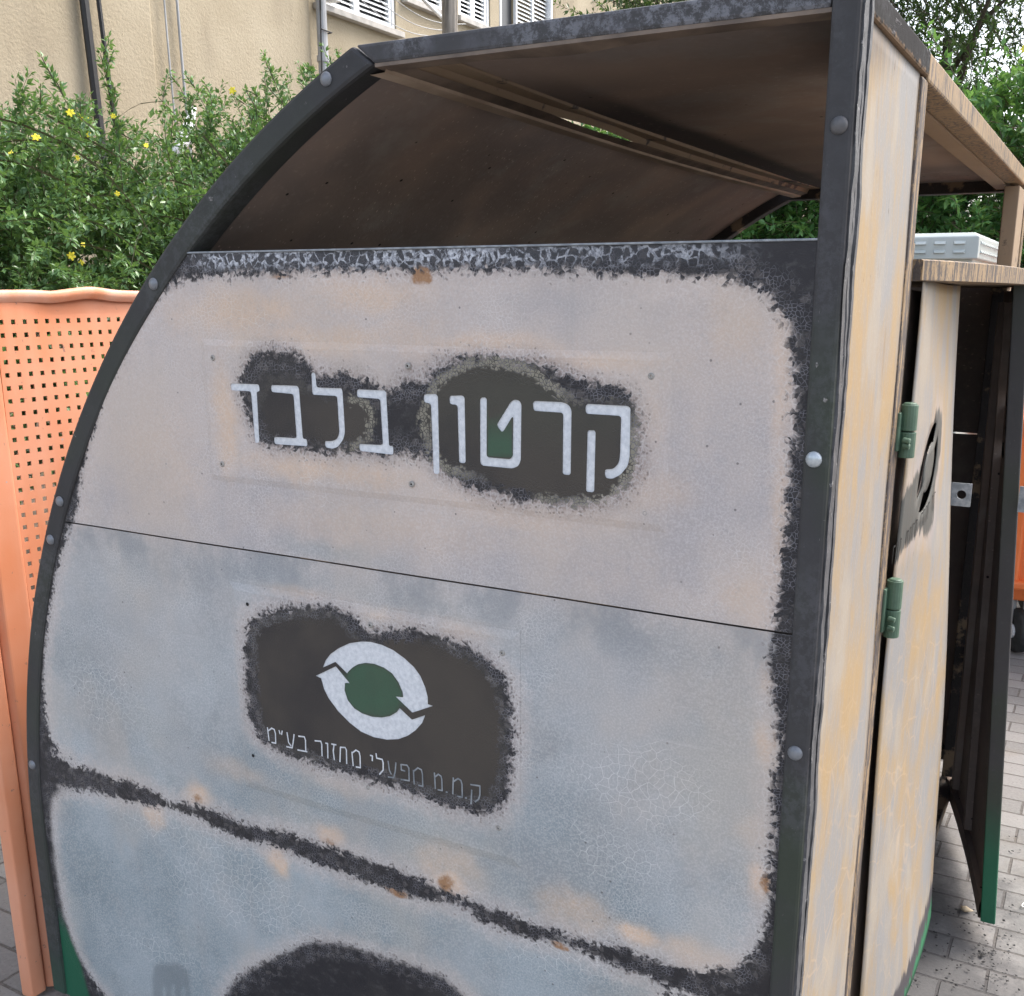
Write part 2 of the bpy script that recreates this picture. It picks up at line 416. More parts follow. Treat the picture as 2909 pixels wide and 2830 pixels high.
def mat_soot_inside(name, k=1.0, zone_kind=None):
    n = NT(name)
    nA = n.noise(1.5, 3, rough=.5)
    nB = n.noise(1.0, 3, vec=n.scaled((5, 6, 6)), rough=.5)
    c = n.mix(n.step(nA, .34, .66), (0.100 * k, 0.082 * k, 0.074 * k), (0.178 * k, 0.135 * k, 0.108 * k))
    c = n.mix(n.math('MULTIPLY', n.step(nB, .44, .78), .35), c, (0.205 * k, 0.145 * k, 0.112 * k))
    c = n.mix(n.math('MULTIPLY', n.step(n.noise(4.2, 5, rough=.6), .50, .68), .45), c, (0.195 * k, 0.178 * k, 0.16 * k))
    c = n.mix(n.math('MULTIPLY', n.step(n.noise(2.1, 3), .46, .74), .55), c, (0.052 * k, 0.046 * k, 0.046 * k))
    c = n.mix(n.math('MULTIPLY', n.step(n.noise(60, 5, rough=.7), .52, .75), .25), c, (0.23 * k, 0.18 * k, 0.15 * k))
    x, y, z = n.xyz()
    wob = centred(n, n.noise(3.5, 4), .5)
    if zone_kind == 'back':      # colour goes near-black towards the far lower corner and along the rim
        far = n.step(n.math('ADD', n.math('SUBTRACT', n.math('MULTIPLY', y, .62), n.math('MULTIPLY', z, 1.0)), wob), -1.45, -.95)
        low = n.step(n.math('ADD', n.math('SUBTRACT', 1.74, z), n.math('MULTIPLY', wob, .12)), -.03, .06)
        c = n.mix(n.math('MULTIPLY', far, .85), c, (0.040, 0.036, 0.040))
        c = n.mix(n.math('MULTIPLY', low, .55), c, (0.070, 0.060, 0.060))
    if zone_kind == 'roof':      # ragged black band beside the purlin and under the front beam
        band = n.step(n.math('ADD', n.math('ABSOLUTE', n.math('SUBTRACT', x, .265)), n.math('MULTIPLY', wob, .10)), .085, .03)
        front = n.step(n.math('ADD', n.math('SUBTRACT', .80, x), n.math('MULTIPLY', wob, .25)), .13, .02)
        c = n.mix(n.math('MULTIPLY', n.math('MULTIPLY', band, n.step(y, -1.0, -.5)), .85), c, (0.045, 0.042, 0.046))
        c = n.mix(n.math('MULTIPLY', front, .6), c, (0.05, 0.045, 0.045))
    v = n.vor(1.0, vec=n.scaled((50, 110, 110)))
    vs = n.node('ShaderNodeSeparateXYZ'); n.put(vs.inputs[0], v.outputs['Color'])
    zone = n.step(n.noise(1.9, 2), .40, .60)
    fl = n.math('MULTIPLY', n.step(v.outputs['Distance'], .26, .14), n.math('MULTIPLY', n.step(vs.outputs[0], .66, .70), zone))
    c = n.mix(n.math('MULTIPLY', fl, .38), c, (0.34 * k, 0.27 * k, 0.22 * k))
    v2 = n.vor(34)
    vs2 = n.node('ShaderNodeSeparateXYZ'); n.put(vs2.inputs[0], v2.outputs['Color'])
    fd = n.math('MULTIPLY', n.step(v2.outputs['Distance'], .15, .09), n.step(vs2.outputs[0], .86, .88))
    c = n.mix(fd, c, (0.014, 0.013, 0.014))
    return n.bsdf(c, 0.68, normal=n.bump(n.math('ADD', n.math('MULTIPLY', fl, 2.0), n.noise(130, 4)), 0.25, 0.0015), spec=0.25)


def mat_simple(name, a, b, scale=20, rough=0.6, metal=0.0, bump=0.15, fine=180, spec=0.5, speck=None, bd=0.002):
    n = NT(name)
    nA, nC = n.noise(scale, 5), n.noise(fine, 3)
    c = n.mix(n.step(nA, .3, .7), a, b)
    if speck:
        c = n.mix(n.step(n.noise(fine * .4, 6, rough=.7), .63, .68), c, speck)
    return n.bsdf(c, rough, metal, normal=n.bump(n.math('ADD', nA, nC), bump, bd), spec=spec)


def mat_orange():
    n = NT('faded_orange_paint')
    z = n.xyz()[2]
    nA, nB, nC = n.noise(3, 4), n.noise(40, 6, rough=.7), n.noise(240, 3)
    c = n.mix(n.step(nA, .3, .7), (0.63, 0.235, 0.115), (0.68, 0.315, 0.195))
    c = n.mix(n.math('MULTIPLY', n.step(n.noise(1.0, 4, vec=n.scaled((12, 12, 1.0))), .45, .75), .45), c, (0.70, 0.36, 0.24))
    c = n.mix(n.math('MULTIPLY', n.step(nB, .64, .70), .7), c, (0.17, 0.13, 0.11))
    c = n.mix(n.math('MULTIPLY', n.step(n.noise(18, 6, rough=.7), .68, .72), .8), c, (0.34, 0.37, 0.40))
    return n.bsdf(c, 0.55, normal=n.bump(n.math('ADD', nB, nC), .15, .001), spec=.3)


def mat_stucco():
    n = NT('rough_beige_stucco')
    z = n.xyz()
    nA, nB, nC = n.noise(.7, 4), n.noise(11, 6, rough=.7), n.noise(42, 5, rough=.7)
    c = n.mix(n.step(nA, .35, .7), (0.345, 0.295, 0.212), (0.41, 0.36, 0.27))
    c = n.mix(n.math('MULTIPLY', n.step(n.noise(1.1, 5, vec=n.scaled((1, 1.3, .35), (2, 0, 0))), .50, .74), .6), c, (0.19, 0.16, 0.12))
    c = n.mix(n.math('MULTIPLY', n.step(nC, .5, .72), .35), c, (0.30, 0.25, 0.18))
    return n.bsdf(c, .9, normal=n.bump(n.math('ADD', n.math('MULTIPLY', n.noise(30, 5), 1.2), n.math('MULTIPLY', nC, 1.6)), .40, .014), spec=.15)


def mat_paver():
    n = NT('grey_paving_blocks')
    w = n.node('ShaderNodeTexBrick')
    n.put(w.inputs['Vector'], n.warp(0.006, 9))
    w.offset = 0.5
    w.inputs['Scale'].default_value = 1.0
    w.inputs['Brick Width'].default_value = 0.20
    w.inputs['Row Height'].default_value = 0.10
    w.inputs['Mortar Size'].default_value = 0.0045
    w.inputs['Mortar Smooth'].default_value = 0.35
    w.inputs['Color1'].default_value = (0.18, 0.174, 0.168, 1)
    w.inputs['Color2'].default_value = (0.26, 0.250, 0.240, 1)
    w.inputs['Mortar'].default_value = (0.11, 0.10, 0.092, 1)
    nA, nB, nC = n.noise(1.3, 4), n.noise(90, 5, rough=.7), n.noise(7, 5)
    c = n.mix(n.math('MULTIPLY', n.step(nB, .42, .7), .35), w.outputs['Color'], (0.30, 0.29, 0.28))
    c = n.mix(n.math('MULTIPLY', n.step(n.noise(160, 3), .58, .7), .45), c, (0.08, 0.078, 0.076))
    c = n.mix(n.math('MULTIPLY', n.step(nC, .5, .75), .35), c, (0.20, 0.17, 0.135))
    # ash and char that fell out of the burnt container
    d = n.node('ShaderNodeVectorMath'); d.operation = 'DISTANCE'
    n.put(d.inputs[0], n.scaled((1.0, .62, 0)))
    d.inputs[1].default_value = (-0.45, 2.3 * .62, 0)
    ash = n.math('ADD', d.outputs['Value'], centred(n, n.noise(6, 6, rough=.7), .9))
    c = n.mix(n.math('MULTIPLY', n.step(ash, .62, .25), .68), c, (0.05, 0.05, 0.054))
    h = n.math('SUBTRACT', n.math('MULTIPLY', nB, .25), w.outputs['Fac'])
    return n.bsdf(c, .88, normal=n.bump(n.math('ADD', h, n.math('MULTIPLY', nC, .3)), .8, .006), spec=.25)


def mat_leaf(name, c1, c2, c3, rough=.38, trans=.28):
    n = NT(name)
    r = n.attr('rnd')
    c = n.mix(n.step(r, .1, .6), c1, c2)
    c = n.mix(n.step(r, .72, .98), c, c3)
    n.bsdf(c, rough, spec=.45)
    tr = n.node('ShaderNodeBsdfTranslucent')
    n.put(tr.inputs['Color'], n.mix(.5, c, (0.25, 0.42, 0.04)))
    mx = n.node('ShaderNodeMixShader')
    mx.inputs[0].default_value = trans
    n.t.links.new(n.bs.outputs[0], mx.inputs[1])
    n.t.links.new(tr.outputs[0], mx.inputs[2])
    n.t.links.new(mx.outputs[0], n.out.inputs['Surface'])
    return n.m


def mat_wood():
    n = NT('weathered_grey_timber')
    a = n.noise(1.0, 6, vec=n.scaled((40, 40, 1.6)), rough=.7)
    c = n.mix(n.step(a, .35, .65), (0.13, 0.12, 0.105), (0.33, 0.30, 0.265))
    return n.bsdf(c, .85, normal=n.bump(a, .7, .01), spec=.2)


M = {
    'panel': mat_panel(),
    'frame': mat_frame('charred_green_paint', 0.06, .5, .20, .6, .85),
    'beam': mat_frame('charred_paint_with_bare_zinc', .34, .1, -1, .3, 1.25),
    'charbeam': mat_frame('charred_flaking_paint', .10, .1, -1, .9, .55),
    'post': mat_frame('charred_post_paint', .06, .9, .05, 1.0),
    'leafedge': mat_frame('charred_door_edge_paint', 0.0, .6, .46, .9),
    'ochre': mat_ochre('heat_bleached_zinc', edges=(-1.1045, -.738, 1.934)),
    'door': mat_ochre('heat_bleached_door', soot_attr=True),
    'ochre_dark': mat_ochre('heat_bleached_zinc_with_char', dark=1.0),
    'streak': mat_streak('tan_steel_with_dark_smears', 1.25),
    'streak_dark': mat_streak('charred_steel_with_tan_flakes', 1.5),
    'streak_light': mat_streak('tan_steel_with_few_smears', 1.0),
    'flange': mat_flange('smoked_brown_steel', .35),
    'flange_dim': mat_simple('smoked_brown_lip', (0.105, 0.078, 0.060), (0.22, 0.165, 0.125), 14, .6, 0, .2),
    'flange_bright': mat_simple('tan_purlin_steel', (0.36, 0.265, 0.19), (0.55, 0.43, 0.32), 9, .6, 0, .2),
    'flange_pale': mat_flange('smoked_tan_steel', .05),
    'flange_dark': mat_flange('sooty_brown_steel', 1.1),
    'flange_black': mat_flange('charred_brown_steel', 1.75),
    'inside': mat_soot_inside('smoked_inner_sheet', 2.9, 'back'),
    'roof_in': mat_soot_inside('smoked_roof_sheet', 2.2, 'roof'),
    'leaf_in': mat_soot_inside('smoked_door_lining', 1.9),
    'black_in': mat_soot_inside('blackened_inner_sheet', 1.5),
    'zinc': mat_simple('bright_spangled_zinc', (0.58, 0.60, 0.63), (0.74, 0.755, 0.78), 130, .5, .1, .25, 420, speck=(.50, .52, .55)),
    'zincdull': mat_simple('dull_smoked_zinc', (0.17, 0.19, 0.21), (0.34, 0.36, 0.38), 60, .55, .1, .2, 300),
    'bolt': mat_simple('grey_bolt_steel', (0.13, 0.14, 0.155), (0.22, 0.23, 0.25), 60, .42, .35, .15),
    'bolt_dark': mat_simple('smoked_bolt_steel', (0.065, 0.068, 0.075), (0.12, 0.115, 0.115), 60, .5, .2, .2),
    'bolt_bright': mat_simple('bright_bolt_steel', (0.36, 0.40, 0.43), (0.52, 0.56, 0.58), 90, .35, .5, .2),
    'screw': mat_simple('rivet_steel', (0.24, 0.225, 0.205), (0.38, 0.36, 0.33), 200, .5, 0, .1),
    'hole': mat_simple('dark_hole', (0.012, 0.011, 0.010), (0.02, 0.018, 0.017), 60, .9),
    'hinge': mat_simple('dusty_green_paint', (0.055, 0.105, 0.068), (0.085, 0.15, 0.10), 30, .5, 0, .15, speck=(.10, .07, .05)),
    'groove': mat_simple('grey_charred_paint_layers', (0.040, 0.042, 0.046), (0.085, 0.085, 0.090), 35, .6, 0, .5, speck=(.28, .27, .27)),
    'orange': mat_orange(),
    'orange_rim': mat_simple('worn_orange_rim', (0.66, 0.27, 0.14), (0.74, 0.46, 0.34), 9, .5, 0, .15, speck=(.45, .28, .22)),
    'bin': mat_simple('orange_bin_plastic', (0.72, 0.155, 0.035), (0.78, 0.20, 0.06), 6, .42, 0, .06),
    'rubber': mat_simple('black_rubber', (0.02, 0.022, 0.022), (0.045, 0.047, 0.047), 30, .75),
    'black': mat_simple('black_cable_sheath', (0.012, 0.012, 0.013), (0.02, 0.02, 0.02), 30, .5),
    'darkglass': mat_simple('dark_doorway', (0.035, 0.038, 0.042), (0.05, 0.052, 0.056), 2, .3, 0, .02),
    'stucco': mat_stucco(),
    'white': mat_simple('white_painted_metal', (0.70, 0.73, 0.75), (0.80, 0.82, 0.83), 4, .45, 0, .05),
    'sill': mat_simple('grey_stone_sill', (0.34, 0.33, 0.31), (0.47, 0.45, 0.42), 8, .8, 0, .2),
    'pipe': mat_simple('grey_plastic_pipe', (0.30, 0.31, 0.32), (0.40, 0.41, 0.42), 5, .5, 0, .06),
    'cabinet': mat_simple('pale_grey_cabinet_paint', (0.44, 0.49, 0.475), (0.54, 0.58, 0.56), 5, .45, 0, .04),
    'cabinet_body': mat_simple('streaked_cabinet_paint', (0.47, 0.50, 0.46), (0.58, 0.60, 0.56), 4, .5, 0, .04, speck=(.42, .40, .30)),
    'slot': mat_simple('slot_shadow', (0.02, 0.022, 0.022), (0.03, 0.03, 0.03), 20, .9),
    'paver': mat_paver(),
    'kerb': mat_simple('grey_concrete_kerb', (0.27, 0.265, 0.255), (0.38, 0.37, 0.355), 12, .9, 0, .5, 90, bd=.006),
    'soil': mat_simple('dark_garden_soil', (0.075, 0.055, 0.038), (0.14, 0.105, 0.075), 9, .95, 0, .8, 60, bd=.03),
    'char': mat_simple('char_flakes', (0.015, 0.015, 0.016), (0.04, 0.038, 0.037), 40, .9),
    'litter': mat_simple('dry_litter', (0.38, 0.28, 0.17), (0.50, 0.42, 0.30), 40, .8),
    'paper': mat_simple('white_scrap', (0.62, 0.61, 0.58), (0.72, 0.71, 0.68), 40, .8),
    'wood': mat_wood(),
    'bark': mat_simple('bark', (0.07, 0.055, 0.04), (0.14, 0.11, 0.08), 14, .9, 0, .6, bd=.01),
    'twig': mat_simple('green_brown_twigs', (0.075, 0.085, 0.04), (0.16, 0.135, 0.085), 20, .7),
    'jasmine': mat_leaf('jasmine_leaf', (0.070, 0.145, 0.066), (0.140, 0.255, 0.100), (0.240, 0.390, 0.130), .30),
    'laurel': mat_leaf('laurel_leaf', (0.045, 0.088, 0.042), (0.080, 0.140, 0.062), (0.165, 0.240, 0.105), .30),
    'shrub': mat_leaf('shrub_leaf', (0.08, 0.20, 0.075), (0.16, 0.34, 0.12), (0.28, 0.48, 0.16), .30, .42),
    'petal': mat_simple('yellow_petal', (0.80, 0.66, 0.02), (0.85, 0.76, 0.06), 30, .5),
    'ribbon': mat_simple('white_plastic_strip', (0.70, 0.72, 0.74), (0.82, 0.83, 0.85), 10, .4),
}

# ------------------------------------------------------------------ mesh helpers
ROOTS = {}


def tag(o, label=None, cat=None, group=None, kind=None):
    if label: o['label'] = label
    if cat: o['category'] = cat
    if group: o['group'] = group
    if kind: o['kind'] = kind
    return o


def thing(name, loc, label, cat, group=None):
    o = bpy.data.objects.new(name, None)
    o.empty_display_size = .1
    C.objects.link(o)
    o.location = loc
    return tag(o, label, cat, group)


def worigin(o):
    p = Vector((0, 0, 0))
    while o is not None:
        p += Vector(o.location)
        o = o.parent
    return p


def link(name, me, mats, parent=None, smooth=False, bevel=0.0, seg=2, solid=0.0):
    """mesh data is given in world coordinates; it is shifted into its parent's frame"""
    o = bpy.data.objects.new(name, me)
    C.objects.link(o)
    for m in (mats if isinstance(mats, (list, tuple)) else [mats]):
        me.materials.append(m)
    if parent is not None:
        off = worigin(parent)
        me.transform(Matrix.Translation(-off))
        o.parent = parent
    if smooth:
        me.polygons.foreach_set('use_smooth', [True] * len(me.polygons))
    if solid:
        md = o.modifiers.new('thick', 'SOLIDIFY'); md.thickness = solid; md.offset = -1
    if bevel:
        md = o.modifiers.new('bevel', 'BEVEL'); md.width = bevel; md.segments = seg
        md.limit_method = 'ANGLE'; md.angle_limit = math.radians(38)
        md.harden_normals = False
    return o


def pyd(name, v, f):
    me = bpy.data.meshes.new(name)
    me.from_pydata([tuple(map(float, q)) for q in v], [], [tuple(map(int, q)) for q in f])
    me.update()
    return me


class MB:
    def __init__(self):
        self.v, self.f, self.mi = [], [], []

    def add(self, vs, fs, mi=0):
        b = len(self.v)
        self.v += [tuple(q) for q in vs]
        self.f += [tuple(b + i for i in q) for q in fs]
        self.mi += [mi] * len(fs)
        return self

    def box(self, x0, x1, y0, y1, z0, z1, mi=0):
        vs = [(x, y, z) for x in (x0, x1) for y in (y0, y1) for z in (z0, z1)]
        fs = [(0, 1, 3, 2), (4, 6, 7, 5), (0, 4, 5, 1), (2, 3, 7, 6), (0, 2, 6, 4), (1, 5, 7, 3)]
        return self.add(vs, fs, mi)

    def tube(self, pts, r, n=8, cap=True, mi=0):
        pts = [Vector(p) for p in pts]
        rs = r if isinstance(r, (list, tuple)) else [r] * len(pts)
        vs, fs = [], []
        up = Vector((.13, .21, .97))
        for i, p in enumerate(pts):
            d = (pts[min(i + 1, len(pts) - 1)] - pts[max(i - 1, 0)]).normalized()
            a = d.cross(up)
            if a.length < .05: a = d.cross(Vector((1, 0, 0)))
            a.normalize(); b = d.cross(a)
            for k in range(n):
                t = 2 * math.pi * k / n
                vs.append(p + (a * math.cos(t) + b * math.sin(t)) * rs[i])
        for i in range(len(pts) - 1):
            for k in range(n):
                k2 = (k + 1) % n
                fs.append((i * n + k, i * n + k2, (i + 1) * n + k2, (i + 1) * n + k))
        if cap:
            fs.append(tuple(range(n))[::-1]); fs.append(tuple((len(pts) - 1) * n + k for k in range(n)))
        return self.add(vs, fs, mi)

    def prism(self, poly, axis, a, b, mi=0):
        """poly in the two other axes, extruded from a to b along axis (0,1,2)"""
        def P(q, t):
            r = [0, 0, 0]
            o = [i for i in range(3) if i != axis]
            r[o[0]], r[o[1]], r[axis] = q[0], q[1], t
            return r
        n = len(poly)
        vs = [P(q, a) for q in poly] + [P(q, b) for q in poly]
        fs = [tuple(range(n)), tuple(range(2 * n - 1, n - 1, -1))]
        fs += [(i, n + i, n + (i + 1) % n, (i + 1) % n) for i in range(n)]
        return self.add(vs, fs, mi)

    def build(self, name, mats, parent=None, **k):
        me = pyd(name, self.v, self.f)
        if any(self.mi):
            me.polygons.foreach_set('material_index', self.mi)
        bm = bmesh.new(); bm.from_mesh(me)
        bmesh.ops.recalc_face_normals(bm, faces=bm.faces)
        bm.to_mesh(me); bm.free()
        return link(name, me, mats, parent, **k)


def set_attr(me, name, vals):
    a = me.attributes.new(name, 'FLOAT', 'POINT')
    a.data.foreach_set('value', np.asarray(vals, dtype=np.float32))


def sdf(P, poly):
    """signed distance (positive outside) of points P (N,2) to a polygon"""
    poly = np.asarray(poly, float)
    d2 = np.full(len(P), 1e9)
    ins = np.zeros(len(P), bool)
    n = len(poly)
    for i in range(n):
        a, b = poly[i], poly[(i + 1) % n]
        e = b - a
        w = P - a
        t = np.clip((w @ e) / max(e @ e, 1e-12), 0, 1)
        q = w - t[:, None] * e
        d2 = np.minimum(d2, (q * q).sum(1))
        c = ((a[1] > P[:, 1]) != (b[1] > P[:, 1]))
        with np.errstate(divide='ignore', invalid='ignore'):
            xi = (b[0] - a[0]) * (P[:, 1] - a[1]) / (b[1] - a[1] + 1e-15) + a[0]
        ins ^= c & (P[:, 0] < xi)
    d = np.sqrt(d2)
    return np.where(ins, -d, d)


def blobs(P, L):
    s = np.zeros(len(P))
    wx = .012 * np.sin(P[:, 0] * 31 + 1) * np.sin(P[:, 1] * 37) + .007 * np.sin(P[:, 0] * 83 + P[:, 1] * 61) + .004 * np.sin(P[:, 1] * 190 - P[:, 0] * 120)
    wy = .011 * np.sin(P[:, 0] * 29 + 2) * np.sin(P[:, 1] * 41 + 1) + .006 * np.sin(P[:, 0] * 77 - P[:, 1] * 69) + .004 * np.sin(P[:, 0] * 170 + P[:, 1] * 140)
    for x, y, rx, ry, k in L:
        q = min(1.0, min(rx, ry) / .045)
        s = np.maximum(s, k * np.exp(-(((P[:, 0] + wx * q - x) / rx) ** 2 + ((P[:, 1] + wy * q - y) / ry) ** 2) ** 1.4))
    return s


def rounded(poly, r=.004, n=3):
    out = []
    k = len(poly)
    for i in range(k):
        p0, p, p1 = Vector(poly[i - 1]), Vector(poly[i]), Vector(poly[(i + 1) % k])
        a, b = (p0 - p), (p1 - p)
        q = min(r, a.length * .42, b.length * .42)
        a, b = p + a.normalized() * q, p + b.normalized() * q
        for j in range(n + 1):
            t = j / n
            out.append(tuple(a * (1 - t) ** 2 + p * 2 * t * (1 - t) + b * t * t))
    return out


def holed_sheet(x0, x1, z0, z1, step, polys):
    """triangulated rectangle in 2D with holes cut out; returns verts, tris, loops (vertex index loops of holes)"""
    vs, ed, loops = [], [], []
    for poly in polys:
        b = len(vs)
        vs += [tuple(q) for q in poly]
        ed += [(b + i, b + (i + 1) % len(poly)) for i in range(len(poly))]
    xs = np.linspace(x0, x1, max(2, int((x1 - x0) / step) + 1))
    zs = np.linspace(z0, z1, max(2, int((z1 - z0) / step) + 1))
    G = np.array([(x, z) for x in xs for z in zs])
    keep = np.ones(len(G), bool)
    for poly in polys:
        keep &= np.abs(sdf(G, poly)) > step * .35
        keep &= sdf(G, poly) > 0
    vs += [tuple(q) for q in G[keep]]
    r = delaunay_2d_cdt([Vector(q) for q in vs], ed, [], 0, 1e-6)
    V = np.array([tuple(q) for q in r[0]])
    F = np.array([tuple(f) for f in r[2] if len(f) == 3])
    cen = V[F].mean(1)
    ok = np.ones(len(F), bool)
    for poly in polys:
        ok &= sdf(cen, poly) > 0
    F = F[ok]
    return V, F


def leaf_mesh(name, pos, d, nrm, L, W, rnd):
    N = len(pos)
    d = d / np.linalg.norm(d, axis=1, keepdims=True)
    s = np.cross(d, nrm); s /= np.linalg.norm(s, axis=1, keepdims=True) + 1e-9
    nn = np.cross(s, d)
    L = L[:, None]; W = W[:, None]
    v = np.stack([pos, pos + d * L * .45 + s * W * .5, pos + d * L - nn * L * .12,
                  pos + d * L * .45 - s * W * .5, pos + d * L * .5 - nn * W * .22], 1).reshape(-1, 3)
    f = np.array([[0, 1, 4], [1, 2, 4], [2, 3, 4], [3, 0, 4]])
    F = (np.arange(N)[:, None, None] * 5 + f[None]).reshape(-1, 3)
    me = bpy.data.meshes.new(name)
    me.vertices.add(len(v)); me.vertices.foreach_set('co', v.astype(np.float32).ravel())
    me.loops.add(len(F) * 3); me.loops.foreach_set('vertex_index', F.astype(np.int32).ravel())
    me.polygons.add(len(F))
    me.polygons.foreach_set('loop_start', np.arange(0, len(F) * 3, 3, dtype=np.int32))
    me.polygons.foreach_set('loop_total', np.full(len(F), 3, dtype=np.int32))
    me.update()
    set_attr(me, 'rnd', np.repeat(rnd, 5))
    return me


# ------------------------------------------------------------------ ground
gm = pyd('ground', [(-40, -15, 0), (40, -15, 0), (40, 60, 0), (-40, 60, 0)], [(0, 1, 2, 3)])
tag(link('ground', gm, M['paver']), kind='structure')
bank = MB()
ny, nx = 60, 16
vs, fs = [], []
for j in range(ny + 1):
    for i in range(nx + 1):
        y = 1.55 + 9.0 * j / ny
        x = -2.95 - 4.8 * i / nx
        z = min(1.0, .06 + .55 * (i / nx) ** .6 + .08 * math.sin(y * 2.1 + i) * (i > 0) + .05 * math.sin(x * 5 + y))
        vs.append((x, y, z if i else .004))
for j in range(ny):
    for i in range(nx):
        a = j * (nx + 1) + i
        fs.append((a, a + 1, a + nx + 2, a + nx + 1))
tag(link('soil_bank', pyd('soil_bank', vs, fs), M['soil'], smooth=True), kind='structure')
k = MB().box(-2.62, -2.17, -3.0, 1.262, .004, .045)
tag(k.build('kerb', M['kerb'], bevel=.012), kind='structure')

# ------------------------------------------------------------------ traced outlines (metres, on the side panel)
PALE_UP = [(-1.4231,1.6321),(-1.3791,1.6422),(-1.337,1.6445),(-1.29,1.6476),(-1.222,1.6505),(-1.1786,1.6454),(-1.1144,1.6498),(-1.0129,1.6514),(-0.955,1.6488),(-0.9172,1.6515),(-0.8268,1.6501),(-0.7411,1.6502),(-0.6598,1.6476),(-0.5825,1.6451),(-0.509,1.6427),(-0.4735,1.6406),(-0.4386,1.6341),(-0.4112,1.6265),(-0.3903,1.6121),(-0.3749,1.5964),(-0.3642,1.5713),(-0.3583,1.5396),(-0.3536,1.4947),(-0.3541,1.4487),(-0.354,1.402),(-0.3556,1.3612),(-0.3559,1.3198),(-0.3562,1.2778),(-0.3583,1.242),(-0.3582,1.1915),(-0.3598,1.1693),(-0.3666,1.1386),(-0.3593,1.11),(-0.3529,1.0736),(-0.3519,1.0731),(-0.3477,1.0386),(-0.347,1.0029),(-0.3499,0.966),(-0.349,0.9172),(-0.3489,0.8674),(-0.3512,0.816),(-0.347,0.7915),(-0.3478,0.7628),(-0.3527,0.7324),(-0.3608,0.7046),(-0.3742,0.6827),(-0.3879,0.6639),(-0.4072,0.651),(-0.4319,0.6402),(-0.4572,0.6351),(-0.4832,0.634),(-0.5095,0.6334),(-0.5363,0.6329),(-0.5636,0.6351),(-0.5912,0.6346),(-0.6192,0.6297),(-0.6564,0.6248),(-0.6826,0.6251),(-0.7063,0.6275),(-0.7362,0.6233),(-0.7569,0.6296),(-0.7911,0.6306),(-0.826,0.6315),(-0.8615,0.6326),(-0.8977,0.6339),(-0.9344,0.6416),(-0.9718,0.6459),(-1.0099,0.6489),(-1.0489,0.649),(-1.0887,0.6492),(-1.1294,0.6472),(-1.1706,0.6517),(-1.2129,0.6512),(-1.256,0.6506),(-1.3003,0.6481),(-1.355,0.6416),(-1.3913,0.6481),(-1.4099,0.6486),(-1.4384,0.6463),(-1.5169,0.6472),(-1.5554,0.6396),(-1.6119,0.649),(-1.6702,0.6551),(-1.7317,0.6497),(-1.7927,0.658),(-1.8505,0.6515),(-1.902,0.6687),(-1.8409,0.6636),(-1.8728,0.6708),(-1.9016,0.6981),(-1.9109,0.7499),(-1.9065,0.8214),(-1.892,0.8934),(-1.8752,0.9417),(-1.8517,1.0012),(-1.8255,1.0598),(-1.8034,1.1058),(-1.7793,1.1564),(-1.7577,1.1849),(-1.7317,1.2237),(-1.7236,1.2551),(-1.7103,1.2915),(-1.689,1.333),(-1.6646,1.369),(-1.6414,1.409),(-1.6179,1.4434),(-1.5891,1.4802),(-1.5603,1.5107),(-1.5371,1.5431),(-1.5093,1.5731),(-1.4873,1.5928),(-1.459,1.6148)]
PALE_LOW = [(-1.8972,0.5904),(-1.8604,0.5924),(-1.787,0.6049),(-1.7381,0.6065),(-1.6766,0.6094),(-1.6165,0.6143),(-1.5574,0.6237),(-1.5194,0.6259),(-1.4418,0.6147),(-1.3951,0.609),(-1.3488,0.61),(-1.3035,0.611),(-1.2592,0.6101),(-1.2163,0.6043),(-1.1738,0.6035),(-1.1318,0.6075),(-1.091,0.607),(-1.0511,0.6044),(-1.0119,0.6022),(-0.9734,0.6028),(-0.9354,0.6087),(-0.8982,0.6149),(-0.862,0.6123),(-0.8265,0.5998),(-0.7915,0.594),(-0.7571,0.5964),(-0.7233,0.6008),(-0.7182,0.5998),(-0.7062,0.6008),(-0.6766,0.6046),(-0.6533,0.6064),(-0.6188,0.5978),(-0.5905,0.5983),(-0.5627,0.5963),(-0.5354,0.5966),(-0.5083,0.5924),(-0.4817,0.5904),(-0.4554,0.5885),(-0.4347,0.587),(-0.5049,0.578),(-0.4366,0.5661),(-0.4675,0.489),(-0.7462,0.3581),(-0.8393,0.4162),(-0.8549,0.4366),(-0.9028,0.4644),(-0.958,0.4662),(-1.0034,0.4634),(-1.0499,0.4606),(-1.0975,0.4587),(-1.1465,0.4524),(-1.1971,0.4401),(-1.23,0.4248),(-1.2781,0.3906),(-1.3352,0.3481),(-1.3795,0.314),(-1.4101,0.2865),(-1.4344,0.2561),(-1.4519,0.2253),(-1.4737,0.1549),(-1.6166,0.0351),(-1.7613,0.046),(-1.8144,0.087),(-1.8539,0.1093),(-1.8833,0.1422),(-1.9088,0.1793),(-1.9261,0.2232),(-1.939,0.2723),(-1.9431,0.3303),(-1.9424,0.3955),(-1.9398,0.4603),(-1.9341,0.5124),(-1.9207,0.5595),(-1.9009,0.5755),(-1.8697,0.5904),(-1.8359,0.5937)]
ELLGREEN = [(-1.0892,0.9941),(-1.0792,1.0052),(-1.065,1.015),(-1.0494,1.0203),(-1.0308,1.0218),(-1.0109,1.0188),(-0.9947,1.0118),(-0.9821,0.9985),(-0.9746,0.9829),(-0.974,0.9716),(-0.9807,0.9537),(-0.9876,0.9445),(-1.0013,0.9351),(-1.0184,0.929),(-1.0388,0.9263),(-1.0593,0.9281),(-1.0763,0.9341),(-1.0895,0.9463),(-1.0955,0.9628),(-1.094,0.9766)]
